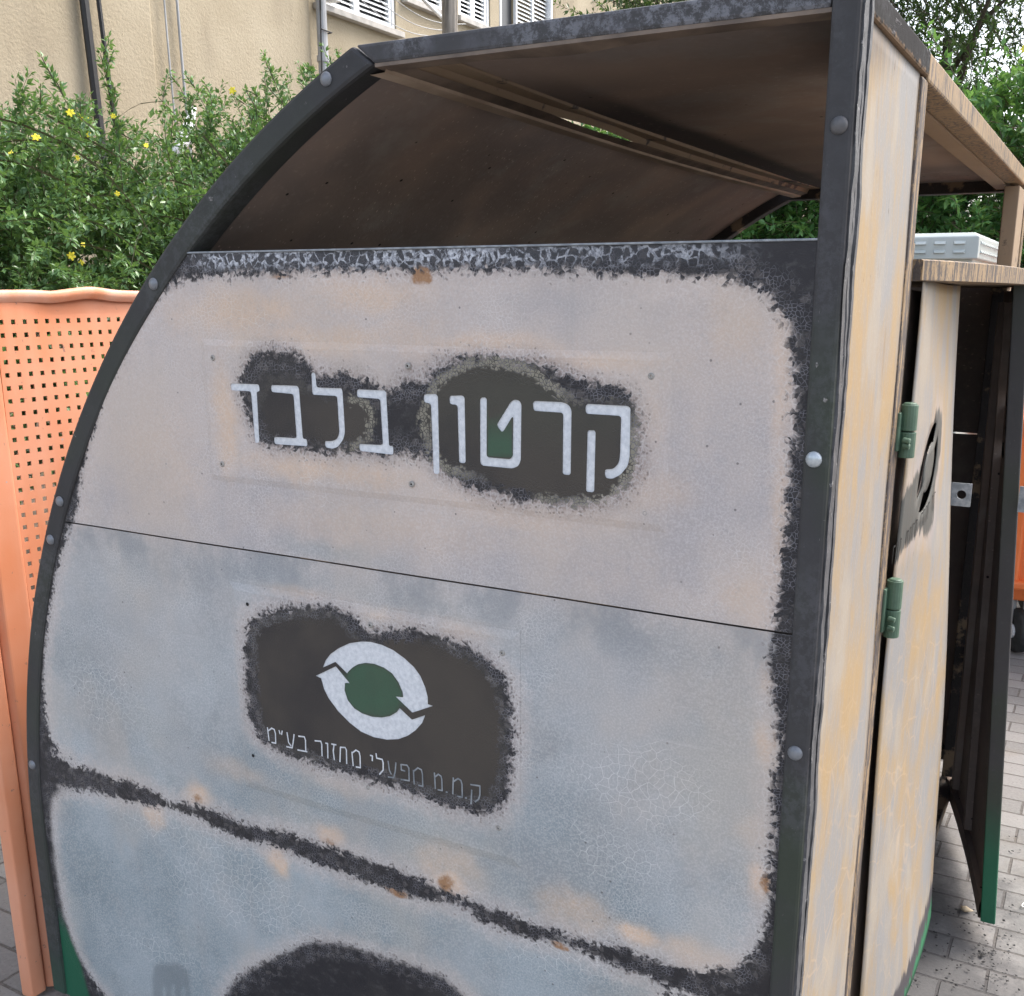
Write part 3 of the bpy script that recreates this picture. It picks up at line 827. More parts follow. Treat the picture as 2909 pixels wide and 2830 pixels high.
SIGN_SOOT = [(-1.2941,1.4626),(-1.2798,1.489),(-1.2639,1.5109),(-1.2444,1.5234),(-1.2101,1.5277),(-1.166,1.5272),(-1.1397,1.5149),(-1.1248,1.4973),(-1.0984,1.495),(-1.0717,1.5025),(-1.021,1.4932),(-0.9917,1.476),(-0.9768,1.4767),(-0.9615,1.4892),(-0.9369,1.4964),(-0.918,1.491),(-0.9032,1.5085),(-0.8794,1.5216),(-0.8471,1.5309),(-0.8155,1.5356),(-0.7847,1.535),(-0.7331,1.5292),(-0.6995,1.5202),(-0.6747,1.511),(-0.6422,1.5037),(-0.6103,1.4993),(-0.5829,1.4935),(-0.5694,1.4808),(-0.5627,1.4565),(-0.5602,1.4212),(-0.561,1.3924),(-0.5683,1.3737),(-0.5836,1.3525),(-0.6154,1.3339),(-0.6483,1.3285),(-0.6734,1.326),(-0.7075,1.3258),(-0.7424,1.3271),(-0.8051,1.3322),(-0.8419,1.3384),(-0.8793,1.3512),(-0.9028,1.367),(-0.9267,1.3764),(-0.9461,1.3798),(-0.971,1.378),(-0.9863,1.3736),(-1.0065,1.3754),(-1.027,1.3739),(-1.0581,1.3766),(-1.0902,1.3718),(-1.1227,1.3685),(-1.1445,1.3704),(-1.2,1.375),(-1.2344,1.3744),(-1.2511,1.382),(-1.2617,1.3945),(-1.2726,1.4157),(-1.28,1.4372)]
SIGN_CLEAN = [(-0.8869,1.4861),(-0.8661,1.5007),(-0.8384,1.5109),(-0.8025,1.5151),(-0.7718,1.5147),(-0.7331,1.5073),(-0.7036,1.491),(-0.6744,1.472),(-0.6579,1.4641),(-0.6256,1.463),(-0.5862,1.4694),(-0.575,1.4558),(-0.5742,1.4202),(-0.5767,1.3948),(-0.5918,1.3643),(-0.6092,1.348),(-0.6401,1.3413),(-0.6735,1.3382),(-0.7162,1.3388),(-0.7511,1.3403),(-0.7868,1.3449),(-0.8094,1.3531),(-0.8322,1.3591),(-0.8581,1.3673),(-0.8788,1.3713),(-0.8955,1.386),(-0.9082,1.409),(-0.9133,1.4285),(-0.9047,1.4604)]
SIGN_CLEAN_L = [(-1.24,1.4435),(-1.2145,1.4746),(-1.1701,1.4723),(-1.1276,1.4575),(-1.0853,1.4513),(-1.0334,1.4499),(-1.024,1.4341),(-1.0308,1.4009),(-1.0679,1.3901),(-1.0892,1.3878),(-1.1432,1.3893),(-1.1988,1.3899),(-1.2354,1.3901)]
LOGO_SOOT = [(-1.3203,0.9789),(-1.3212,1.0105),(-1.3145,1.0411),(-1.3003,1.0609),(-1.2782,1.0739),(-1.247,1.0843),(-1.1985,1.0971),(-1.1515,1.1068),(-1.1173,1.1108),(-1.0843,1.1047),(-1.0629,1.0952),(-1.0474,1.0795),(-1.0336,1.0762),(-1.0097,1.0836),(-0.9935,1.0907),(-0.9672,1.0957),(-0.9363,1.0962),(-0.9061,1.094),(-0.8763,1.0909),(-0.8374,1.0835),(-0.8136,1.0738),(-0.79,1.059),(-0.7761,1.0426),(-0.7678,1.0209),(-0.7624,0.9916),(-0.7588,0.9574),(-0.7591,0.922),(-0.765,0.8849),(-0.7691,0.8523),(-0.7829,0.8214),(-0.7978,0.8056),(-0.8227,0.7993),(-0.8529,0.7991),(-0.8836,0.796),(-0.9148,0.7977),(-0.9465,0.8005),(-0.9894,0.8054),(-1.0335,0.8066),(-1.0785,0.8077),(-1.1245,0.8109),(-1.1718,0.8101),(-1.208,0.81),(-1.2447,0.812),(-1.2754,0.8175),(-1.2959,0.8285),(-1.3148,0.8451),(-1.3229,0.8692),(-1.3242,0.9098),(-1.3235,0.9453)]
LOGO_CLEAN = [(-1.2921,0.9858),(-1.2886,1.0257),(-1.2744,1.0474),(-1.2367,1.0629),(-1.1882,1.0779),(-1.1301,1.0868),(-1.1023,1.0818),(-1.0843,1.0663),(-1.0543,1.0528),(-1.0217,1.0545),(-0.9944,1.069),(-0.9472,1.0776),(-0.8966,1.0754),(-0.8572,1.0654),(-0.8235,1.0513),(-0.7999,1.0278),(-0.7907,0.9991),(-0.7864,0.9516),(-0.7899,0.8972),(-0.7971,0.8592),(-0.8122,0.8353),(-0.8523,0.8255),(-0.8933,0.823),(-0.9456,0.8256),(-1.0103,0.8296),(-1.066,0.8303),(-1.1234,0.8291),(-1.1823,0.8319),(-1.243,0.8328),(-1.2771,0.8428),(-1.2902,0.8656),(-1.2933,0.9157)]
ARCH_SOOT = [(-1.4519,0.2253),(-1.4312,0.2597),(-1.4069,0.29),(-1.3792,0.3164),(-1.335,0.3505),(-1.2779,0.3929),(-1.23,0.4248),(-1.1972,0.439),(-1.1465,0.4512),(-1.0975,0.4576),(-1.05,0.4595),(-1.0034,0.4623),(-0.958,0.4652),(-0.9028,0.4633),(-0.8548,0.4397)]
DRIBBLE = [(-1.6668,0.1408),(-1.6606,0.2012),(-1.6518,0.2324),(-1.6378,0.2436),(-1.6089,0.2509),(-1.5892,0.2614),(-1.566,0.2643),(-1.549,0.2553),(-1.5476,0.2283),(-1.5513,0.1829),(-1.5656,0.1777),(-1.5649,0.2096),(-1.5709,0.21),(-1.5783,0.173),(-1.5961,0.1666),(-1.5961,0.2048),(-1.6011,0.2018),(-1.609,0.1618),(-1.6237,0.1565),(-1.6241,0.191),(-1.629,0.1893),(-1.6369,0.1517)]
LETTERS = [[(-1.3095,1.4727),(-1.2446,1.4736),(-1.244,1.4623),(-1.2508,1.461),(-1.2528,1.3763),(-1.2643,1.3746),(-1.2654,1.4609),(-1.31,1.4608)],[(-1.2201,1.4737),(-1.1624,1.4747),(-1.1591,1.4703),(-1.1572,1.389),(-1.149,1.3895),(-1.1483,1.3771),(-1.2214,1.3761),(-1.221,1.3883),(-1.1719,1.3892),(-1.1732,1.4609),(-1.2199,1.462)],[(-1.1333,1.4969),(-1.1239,1.4972),(-1.1225,1.4737),(-1.0727,1.4745),(-1.0709,1.4697),(-1.0695,1.4063),(-1.073,1.3946),(-1.0849,1.3811),(-1.0969,1.3768),(-1.1123,1.378),(-1.1134,1.3884),(-1.0961,1.3896),(-1.0871,1.3937),(-1.0824,1.4032),(-1.0835,1.4619),(-1.1334,1.4616)],[(-1.0442,1.4742),(-0.9894,1.4749),(-0.9868,1.4713),(-0.9844,1.3893),(-0.9766,1.3899),(-0.9764,1.3759),(-1.0432,1.3774),(-1.044,1.3886),(-0.9974,1.39),(-0.9999,1.4612),(-1.0443,1.4619)],[(-0.9182,1.4723),(-0.8954,1.474),(-0.8913,1.4703),(-0.8915,1.3551),(-0.895,1.3522),(-0.9035,1.3526),(-0.9055,1.4589),(-0.918,1.4598)],[(-0.8715,1.4723),(-0.8481,1.4739),(-0.8436,1.4711),(-0.8438,1.3754),(-0.8464,1.3726),(-0.8549,1.3728),(-0.8566,1.3755),(-0.8575,1.4592),(-0.8713,1.4596)],[(-0.8174,1.4697),(-0.8144,1.4725),(-0.807,1.4729),(-0.8048,1.4703),(-0.8066,1.3851),(-0.7664,1.3852),(-0.7622,1.3901),(-0.7608,1.4487),(-0.777,1.4253),(-0.7814,1.4246),(-0.7896,1.4335),(-0.7645,1.4688),(-0.7573,1.4726),(-0.749,1.471),(-0.7459,1.466),(-0.7478,1.3849),(-0.7519,1.3762),(-0.7628,1.3715),(-0.8148,1.3716),(-0.819,1.3752)],[(-0.7278,1.469),(-0.7242,1.4722),(-0.6781,1.4727),(-0.6686,1.469),(-0.6645,1.4622),(-0.6653,1.3727),(-0.6682,1.37),(-0.677,1.3701),(-0.6791,1.3726),(-0.6785,1.4578),(-0.7266,1.4578)],[(-0.6433,1.4693),(-0.64,1.4724),(-0.5791,1.4726),(-0.5747,1.4699),(-0.5742,1.4022),(-0.5771,1.39),(-0.5877,1.3772),(-0.6007,1.3704),(-0.6096,1.3709),(-0.6123,1.3751),(-0.6116,1.3833),(-0.5988,1.3847),(-0.5913,1.3929),(-0.5894,1.4051),(-0.589,1.4584),(-0.6409,1.4585),(-0.6432,1.4613)],[(-0.6399,1.4336),(-0.6373,1.4361),(-0.6284,1.4363),(-0.6266,1.4334),(-0.6276,1.3513),(-0.6304,1.3486),(-0.6395,1.3486),(-0.6413,1.3511)]]
EMBLEM = [[(-1.1422,0.9955),(-1.1137,1.0108),(-1.0892,0.9941),(-1.0847,0.9999),(-1.0756,1.0082),(-1.065,1.015),(-1.0494,1.0203),(-1.0308,1.0218),(-1.0109,1.0188),(-0.9947,1.0118),(-0.9821,0.9985),(-0.9746,0.9829),(-0.9733,0.974),(-0.9898,0.9725),(-0.9556,0.9501),(-0.9129,0.9708),(-0.923,0.9719),(-0.9229,0.9843),(-0.9272,1.0003),(-0.9362,1.0182),(-0.9485,1.0313),(-0.9673,1.0433),(-0.9896,1.0535),(-1.0124,1.0586),(-1.0356,1.0599),(-1.0559,1.0571),(-1.0801,1.0503),(-1.1051,1.0369),(-1.1234,1.0237),(-1.1349,1.01)],[(-1.1584,0.9778),(-1.1124,1.0034),(-1.0835,0.9777),(-1.094,0.9766),(-1.0955,0.9628),(-1.0895,0.9463),(-1.0763,0.9341),(-1.0593,0.9281),(-1.0388,0.9263),(-1.0184,0.929),(-1.0013,0.9351),(-0.9876,0.9445),(-0.9807,0.9537),(-0.9561,0.938),(-0.9288,0.9515),(-0.9357,0.9364),(-0.9492,0.9207),(-0.966,0.907),(-0.9863,0.8963),(-1.01,0.8903),(-1.0373,0.8889),(-1.0646,0.8935),(-1.0884,0.9049),(-1.1121,0.921),(-1.1322,0.941),(-1.1419,0.957),(-1.1471,0.9754)]]
SMALL = [[[(-1.2779,0.857),(-1.2761,0.8321)],[(-1.2773,0.8502),(-1.2674,0.858),(-1.2613,0.8567),(-1.2592,0.8493),(-1.26,0.8302),(-1.2697,0.8297)]],[[(-1.2497,0.8576),(-1.248,0.8514)],[(-1.2421,0.8582),(-1.2442,0.8509)]],[[(-1.2307,0.8575),(-1.2284,0.8386),(-1.2235,0.8334)],[(-1.2141,0.8573),(-1.2176,0.8409),(-1.2207,0.8302),(-1.234,0.8295)]],[[(-1.2037,0.8564),(-1.1902,0.858),(-1.188,0.852),(-1.1888,0.8301)],[(-1.2076,0.829),(-1.1862,0.8303)]],[[(-1.166,0.8558),(-1.1527,0.8578),(-1.1509,0.8523),(-1.1516,0.83)]],[[(-1.1419,0.8564),(-1.1375,0.8568),(-1.1386,0.8289)]],[[(-1.1285,0.8578),(-1.1187,0.8584)],[(-1.1231,0.8578),(-1.1256,0.8456),(-1.1241,0.8291)]],[[(-1.1116,0.8282),(-1.1089,0.856),(-1.0988,0.8576),(-1.0962,0.8536),(-1.097,0.8276)]],[[(-1.0843,0.8523),(-1.0829,0.8271)],[(-1.0833,0.8513),(-1.0752,0.8579),(-1.0687,0.8558),(-1.067,0.848),(-1.0674,0.827),(-1.0765,0.8264)]],[[(-1.0448,0.8548),(-1.0403,0.8549),(-1.0411,0.8457)]],[[(-1.0324,0.8608),(-1.0315,0.8527),(-1.0198,0.8529),(-1.0181,0.847),(-1.0187,0.8334),(-1.0267,0.8238)]],[[(-1.0076,0.8524),(-1.0056,0.8364),(-1.0019,0.8298)],[(-0.9914,0.8531),(-0.9935,0.8363),(-0.997,0.8244),(-1.0086,0.8232)]],[[(-0.9732,0.8422),(-0.9805,0.8423),(-0.9808,0.8523),(-0.9687,0.8538),(-0.9649,0.8494),(-0.9651,0.8263),(-0.9819,0.8247)]],[[(-0.9557,0.8474),(-0.955,0.8225)],[(-0.9545,0.8465),(-0.9466,0.8539),(-0.9395,0.8523),(-0.9375,0.8449),(-0.9375,0.8228),(-0.9467,0.8224)]],[[(-0.9132,0.8526),(-0.9121,0.8245)],[(-0.9128,0.8451),(-0.9055,0.852),(-0.9001,0.8498),(-0.8987,0.8438),(-0.8986,0.8243),(-0.907,0.8237)]],[[(-0.8909,0.8235),(-0.8884,0.8238)]],[[(-0.8759,0.8526),(-0.8776,0.8233)],[(-0.8751,0.8465),(-0.8665,0.8537),(-0.8612,0.8515),(-0.8591,0.8451),(-0.859,0.822),(-0.8681,0.8215)]],[[(-0.8536,0.8222),(-0.8508,0.8226)]],[[(-0.8422,0.8488),(-0.8246,0.8505),(-0.8248,0.8356),(-0.8275,0.8263),(-0.8344,0.82)],[(-0.8405,0.8395),(-0.8422,0.8143)]]]
TETGREEN = [(-0.8032,1.4443),(-0.7623,1.4487),(-0.7622,1.3891),(-0.8055,1.3865)]
SCREWS = [(-1.3441,1.5137),(-1.3408,1.3332),(-0.9427,1.5136),(-0.9422,1.3331),(-0.546,1.5137),(-0.5495,1.3272),(-1.0341,1.0896),(-0.781,1.0842),(-1.0534,0.7926),(-0.7909,0.7844)]
HOLES = [(-1.3045,1.0865),(-1.3193,0.7922)]
BOLTS = [(-0.3179,1.8099),(-0.3217,1.4193),(-0.3207,1.0207),(-1.0723,1.9238),(-1.4825,1.634),(-1.7885,1.2262),(-1.8277,1.145),(-1.9688,0.6262)]
TAN = [(-1.2607,1.5949,0.1214,0.0376,0.9),(-1.3917,1.5851,0.0722,0.0434,0.35),(-1.0145,1.6201,0.1148,0.0308,0.6),(-1.1214,1.5479,0.1625,0.0243,0.7),(-1.3252,1.4127,0.0265,0.0997,0.7),(-1.1134,1.3444,0.1763,0.0242,0.75),(-0.9397,1.552,0.0565,0.0386,0.4),(-0.8109,1.5476,0.1277,0.0164,0.8),(-0.6425,1.5306,0.1005,0.0141,0.6),(-1.0332,1.2532,0.2457,0.0349,0.25),(-0.3692,1.5329,0.0119,0.1047,0.8),(-0.4157,1.5832,0.0402,0.0388,0.4),(-0.3608,1.3331,0.0109,0.1121,0.8),(-0.4509,1.6021,0.0206,0.0587,0.35),(-0.5398,1.4578,0.0181,0.0422,0.3),(-0.3903,1.2303,0.0421,0.0435,0.45),(-1.1967,1.1207,0.0694,0.0132,0.5),(-0.998,1.1088,0.0624,0.0144,0.5),(-0.8563,1.1089,0.0576,0.0156,0.5),(-0.897,0.6813,0.0728,0.0399,0.5),(-0.65,0.6735,0.0808,0.0326,0.5),(-0.5508,0.6636,0.0428,0.0182,1.0),(-0.4487,0.6613,0.0715,0.0221,0.6),(-0.3642,0.8086,0.0179,0.0312,1.1),(-0.3628,1.0178,0.0158,0.0307,0.9),(-0.3665,1.1237,0.0114,0.0298,0.8),(-1.4754,0.6725,0.0314,0.0275,1.0),(-1.151,0.6718,0.0363,0.0234,0.9),(-1.2818,0.5878,0.0289,0.0315,1.0),(-1.6074,0.5985,0.0307,0.0314,0.8),(-0.8872,0.6546,0.042,0.022,0.9),(-0.5445,1.3576,0.0605,0.0292,0.35),(-1.4994,1.3277,0.1044,0.117,0.25),(-0.7424,1.3162,0.1829,0.0236,0.35),(-1.2531,1.5534,0.0674,0.0253,0.6),(-1.1145,0.7833,0.0695,0.0205,0.3),(-0.3723,0.8886,0.0223,0.0322,0.3),(-1.3653,0.7501,0.0794,0.022,0.3),(-0.7381,1.2931,0.1026,0.0158,0.3)]
RUST = [(-0.9128,1.6441,0.0221,0.0163,1.5),(-1.1893,1.6471,0.0367,0.008,0.7),(-1.4764,0.6634,0.0201,0.0138,0.8),(-1.1518,0.659,0.0268,0.0096,0.7),(-1.0011,0.6025,0.0294,0.0104,1.0),(-0.8958,0.649,0.017,0.018,1.0),(-0.6795,0.6026,0.0208,0.0086,1.1),(-0.3527,0.8079,0.0104,0.018,1.0),(-1.2813,0.5934,0.0131,0.009,0.5),(-0.5674,0.6166,0.0263,0.0111,0.5),(-1.1809,1.3303,0.0994,0.0124,0.25),(-1.1133,1.347,0.0432,0.0086,0.4),(-0.3519,1.0318,0.0057,0.0229,0.6)]
BLUE = [(-1.6142,0.4282,0.3735,0.261,0.8),(-0.4841,0.9505,0.1931,0.1667,0.7),(-1.1931,0.499,0.3468,0.091,0.7),(-1.7691,0.8583,0.1407,0.1913,0.5),(-0.6965,0.5582,0.1382,0.0589,0.9),(-1.4311,0.7618,0.1603,0.0557,0.4),(-0.5614,0.7416,0.2089,0.1083,0.8),(-1.1006,1.2016,0.128,0.0216,0.5),(-1.3744,0.6559,0.3717,0.0452,0.5)]
CRACK = [(-1.7264,0.8325,0.1235,0.1059,0.9),(-0.5404,0.9206,0.1345,0.076,1.0),(-1.5496,0.588,0.3316,0.06,1.0),(-0.9511,0.6658,0.1269,0.0406,0.4),(-1.4041,0.4908,0.24,0.0959,1.0),(-0.5799,0.7896,0.1406,0.0801,0.7),(-1.2508,1.5784,0.1316,0.0419,0.6),(-1.1154,1.3141,0.127,0.0526,0.6),(-0.507,1.5884,0.0842,0.04,0.3),(-0.7413,1.5995,0.1598,0.043,0.5),(-1.6339,0.2739,0.2445,0.0529,0.7),(-0.687,0.5809,0.1106,0.0584,0.8),(-0.8406,0.913,0.0587,0.0552,0.2)]
DSOOT = [(2.0284,1.4181),(2.0987,1.4033),(2.1283,1.3792),(2.107,1.3239),(2.0713,1.2819),(2.0525,1.2465),(2.0704,1.2045),(2.0503,1.1823),(1.9972,1.1865),(1.9444,1.2054),(1.8956,1.1988),(1.8243,1.188),(1.7735,1.1644),(1.7473,1.1782),(1.735,1.2262),(1.7605,1.2773),(1.8493,1.3098),(1.9373,1.3382),(1.9934,1.3692),(2.0125,1.4015)]

# ------------------------------------------------------------------ the burnt container
CX, CZ, CR = -0.3007, 0.423, 1.703          # circle of the curved back
Y0, Y1 = 1.30, 3.60                          # near and far side
XF = -0.30                                   # front plane
ZT, XK = 1.965, -1.02                        # roof height, kink of roof and back


def arc_x(z, off=0.0):
    if z <= CZ: return CX - (CR - off)
    return CX - math.sqrt(max(0, (CR - off) ** 2 - (z - CZ) ** 2))


root = thing('recycling_container', (-1.15, 2.45, 0), 'burnt metal recycling container with curved back, scorched side panel and doors hanging open', 'recycling container')


def arc_pts(off, z0=.05, z1=ZT, n=44):
    # outer arc points from bottom to kink; offset inwards
    out = []
    a1 = math.acos((z1 - CZ) / CR)
    for i in range(12):
        z = z0 + (CZ - z0) * i / 12
        out.append((CX - (CR - off), z))
    for i in range(n + 1):
        t = math.pi / 2 - (math.pi / 2 - a1) * i / n
        out.append((CX - (CR - off) * math.sin(t), CZ + (CR - off) * math.cos(t)))
    return out


def side_frame(ya, yb, inner_flange=False):
    """arc, roof beam, post and bottom rail of one side; returns two parts"""
    o, i_ = arc_pts(0), arc_pts(.042)
    n = len(o)
    # mitre the top to the roof beam underside
    i_ = [q for q in i_ if q[1] < ZT - .030]
    i_ += [(-.985, ZT - .0285)]
    m = MB()
    # strip with matched params
    def samp(L, t):
        L = np.array(L); s = np.r_[0, np.cumsum(np.linalg.norm(np.diff(L, axis=0), axis=1))]
        return np.array([np.interp(t * s[-1], s, L[:, 0]), np.interp(t * s[-1], s, L[:, 1])]).T
    t = np.linspace(0, 1, 70)
    O, I = samp(o, t), samp(i_, t)
    vs = []
    for q in range(70):
        for (x, z), y in ((O[q], ya), (I[q], ya), (I[q], yb), (O[q], yb)):
            vs.append((x, y, z))
    fs = []
    for q in range(69):
        for k in range(4):
            k2 = (k + 1) % 4
            fs.append((4 * q + k, 4 * q + k2, 4 * q + 4 + k2, 4 * q + 4 + k))
    fs += [(0, 1, 2, 3), (4 * 69 + 3, 4 * 69 + 2, 4 * 69 + 1, 4 * 69)]
    m.add(vs, fs)
    return m


# curved frame member, near side
a = side_frame(Y0, Y0 + .05)
arcm = a.build('curved_frame_member', M['frame'], root, bevel=.006)
# roof beam: hollow section with an inward lip
b = MB()
b.prism([(XK + .0005, ZT), (-.336, ZT), (-.336, ZT - .0285), (-.9845, ZT - .0285)], 1, Y0 - .0003, Y0 + .012)
beam = b.build('roof_beam', M['beam'], root, bevel=.005)
b = MB()
# dented soffit lip of the beam
xs = np.linspace(-.985, -.336, 40)
vs, fs = [], []
for x in xs:
    u = (x + 1.0) / .664
    dip = .006 * math.exp(-((u - .47) / .12) ** 2)
    for (y, z) in ((Y0 + .002, ZT - .0275), (Y0 + .002, ZT - .0325), (Y0 + .030, ZT - .034 - dip), (Y0 + .033, ZT - .010)):
        vs.append((x, y, z))
for q in range(39):
    for k in range(3):
        fs.append((4 * q + k, 4 * q + k + 1, 4 * q + 5 + k, 4 * q + 4 + k))
link('beam_soffit', pyd('beam_soffit', vs, fs), M['flange_dim'], root, smooth=False)

# corner post near side (face towards the camera, groove side towards +X)
p = MB().box(-.336, -.3015, Y0 - .002, Y0 + .045, .045, ZT + .002)
p.build('corner_post', M['post'], root, bevel=.005)
g = MB()
for x0, x1, y0, y1 in ((-.3015, -.2985, Y0 + .004, Y0 + .018), (-.3015, -.2995, Y0 + .0195, Y0 + .030), (-.3015, -.2975, Y0 + .0315, Y0 + .043)):
    vs, fs = [], []
    nz = 160
    wl = 0.0
    for j in range(nz + 1):
        z = .07 + (ZT - .075) * j / nz
        wl = .75 * wl + random.uniform(-.0011, .0011)
        w = wl + .0005 * math.sin(j * .37)
        vs += [(x0, y0, z), (x1 + w * .5, y0 + w, z), (x1 + w * .4, y1 + w, z), (x0, y1, z)]
    for j in range(nz):
        for k in range(3):
            fs.append((4 * j + k, 4 * j + k + 1, 4 * j + 5 + k, 4 * j + 4 + k))
    g.add(vs, fs)
g.build('paint_seam', M['groove'], root)

# bottom rails and feet
r_ = MB()
r_.box(-1.99, -.336, Y0 + .008, Y0 + .045, .045, .078)
r_.build('bottom_rail', M['frame'], root, bevel=.004)
r_ = MB().box(-.345, -.305, Y0 + .05, Y1 - .05, .065, .11)
r_.build('bottom_rail', M['flange_dark'], root, bevel=.004)
r_ = MB().box(-2.0, -1.965, Y0 + .05, Y1 - .05, .065, .11)
r_.build('bottom_rail', M['flange_dark'], root, bevel=.004)
for x, y in ((-1.95, Y0 + .03), (-.33, Y0 + .03), (-1.95, Y1 - .03), (-.33, Y1 - .03)):
    f_ = MB().box(x - .035, x + .035, y - .028, y + .03, 0.002, .012).box(x - .018, x + .018, y - .016, y + .018, .012, .0445)
    f_.build('foot', M['bolt_dark'], root, bevel=.003)


# ---- side panel with the scorch marks
def warp_y(P):
    x, z = P[:, 0], P[:, 1]
    return .0016 * np.sin(x * 6.1 + 1.2) * np.sin(z * 5.3 + .4) + .001 * np.sin(x * 13 + z * 9)


SEAMZ = 1.1846


def panel_fields(me, P):
    sd = np.minimum(sdf(P, PALE_UP), sdf(P, PALE_LOW))
    # positive = pale.  inside pale polygons sdf is negative
    s = -sd
    for poly in (SIGN_SOOT, LOGO_SOOT):
        s = np.minimum(s, sdf(P, poly))
    arch = sdf(P, ARCH_SOOT)
    c = np.minimum(np.minimum(sdf(P, SIGN_CLEAN), sdf(P, SIGN_CLEAN_L)), sdf(P, LOGO_CLEAN))
    set_attr(me, 'sd', s)
    set_attr(me, 'cl', c)
    set_attr(me, 'tan', np.clip(blobs(P, TAN), 0, 1.2))
    set_attr(me, 'rust', blobs(P, RUST))
    lowb = 1 / (1 + np.exp((P[:, 1] - (SEAMZ - .01)) / .012)) * np.clip(.45 + (SEAMZ - P[:, 1]) * .75, 0, 1)
    set_attr(me, 'blue', np.clip(np.maximum(blobs(P, BLUE), lowb) + .04, 0, 1))
    set_attr(me, 'crack', blobs(P, CRACK))
    zn = np.exp(-((P[:, 1] - 1.672) / .014) ** 4) * (P[:, 0] > -1.40) * (P[:, 0] < -.40)
    zn = np.clip(zn * (1 - .35 * np.clip((P[:, 0] + .85) / .2, 0, 1)) * np.clip((P[:, 0] + 1.40) / .06, 0, 1) * np.clip((-.40 - P[:, 0]) / .10, 0, 1), 0, 1)
    set_attr(me, 'zinc', zn)
    gr = np.clip(.5 - sdf(P, TETGREEN) / .004, 0, .95) * np.clip((1.462 - P[:, 1]) / .055, 0, 1)
    gr = np.maximum(gr, .9 * np.clip(.5 - sdf(P, ELLGREEN) / .006, 0, 1))
    gr = np.maximum(gr, .10 * np.exp(-(((P[:, 0] + .72) / .2) ** 2 + ((P[:, 1] - 1.47) / .06) ** 2)))
    set_attr(me, 'green', gr)
    hl = np.exp(-(np.maximum(sdf(P, SIGN_SOOT), 0) / .05) ** 2)
    set_attr(me, 'halo', np.maximum(hl, .45 * np.exp(-(np.maximum(sdf(P, LOGO_SOOT), 0) / .04) ** 2)))
    set_attr(me, 'olive', np.where((P[:, 1] > 1.2) & (P[:, 0] > -1.06), .85, .12))
    soft = .45 * np.exp(-(np.maximum(arch, 0) / .04) ** 2)
    soft = np.maximum(soft, np.clip((-1.86 - P[:, 0]) / .05, 0, 1) * (P[:, 1] < .62))
    set_attr(me, 'soft', np.clip(soft, 0, 1))
    set_attr(me, 'drip', (1 / (1 + np.exp(sdf(P, DRIBBLE) / .002))))
    bz = np.clip((.36 - P[:, 1]) / .22, 0, 1) * np.clip((-1.905 + np.clip(.24 - P[:, 1], 0, 1) * .28 - P[:, 0]) / .04, 0, 1)
    set_attr(me, 'base', np.maximum(bz, np.clip((.10 - P[:, 1]) / .08, 0, .6)))


def side_sheet(name, z0, z1, yoff, mat, parent, fields=True, step=.0075, y=Y0 + .004):
    nz = int((z1 - z0) / step); nx_ = int(1.66 / step)
    P = []
    for j in range(nz + 1):
        z = z0 + (z1 - z0) * j / nz
        xl = arc_x(z, .034)
        for i in range(nx_ + 1):
            P.append((xl + (-.330 - xl) * i / nx_, z))
    P = np.array(P)
    Yv = y + yoff + (warp_y(P) if fields else 0)
    V = np.c_[P[:, 0], Yv + np.zeros(len(P)), P[:, 1]]
    j, i = np.mgrid[0:nz, 0:nx_]
    a = (j * (nx_ + 1) + i).ravel()
    F = np.c_[a, a + 1, a + nx_ + 2, a + nx_ + 1]
    me = pyd(name, V, F)
    if fields: panel_fields(me, P)
    return link(name, me, mat, parent, smooth=True)


up = side_sheet('upper_side_panel', SEAMZ + .0016, 1.682, 0, M['panel'], root)
lowp = side_sheet('lower_side_panel', .05, SEAMZ - .0014, .0010, M['panel'], root)
# folded lip of the upper panel at the seam and top edge
l_ = MB()
xa = arc_x(SEAMZ, .03)
l_.box(xa, -.332, Y0 + .0055, Y0 + .022, SEAMZ + .0005, SEAMZ + .0015)
l_.build('panel_lip', M['flange_dark'], root)
l_ = MB().box(arc_x(1.68, .034), -.334, Y0 + .0015, Y0 + .03, 1.6825, 1.6855)
l_.build('panel_lip', M['zincdull'], root, bevel=.001)
# backing sheets: inside face of the panel is smoked black
side_sheet('inner_side_sheet', .09, 1.655, .022, M['black_in'], root, False, .05)


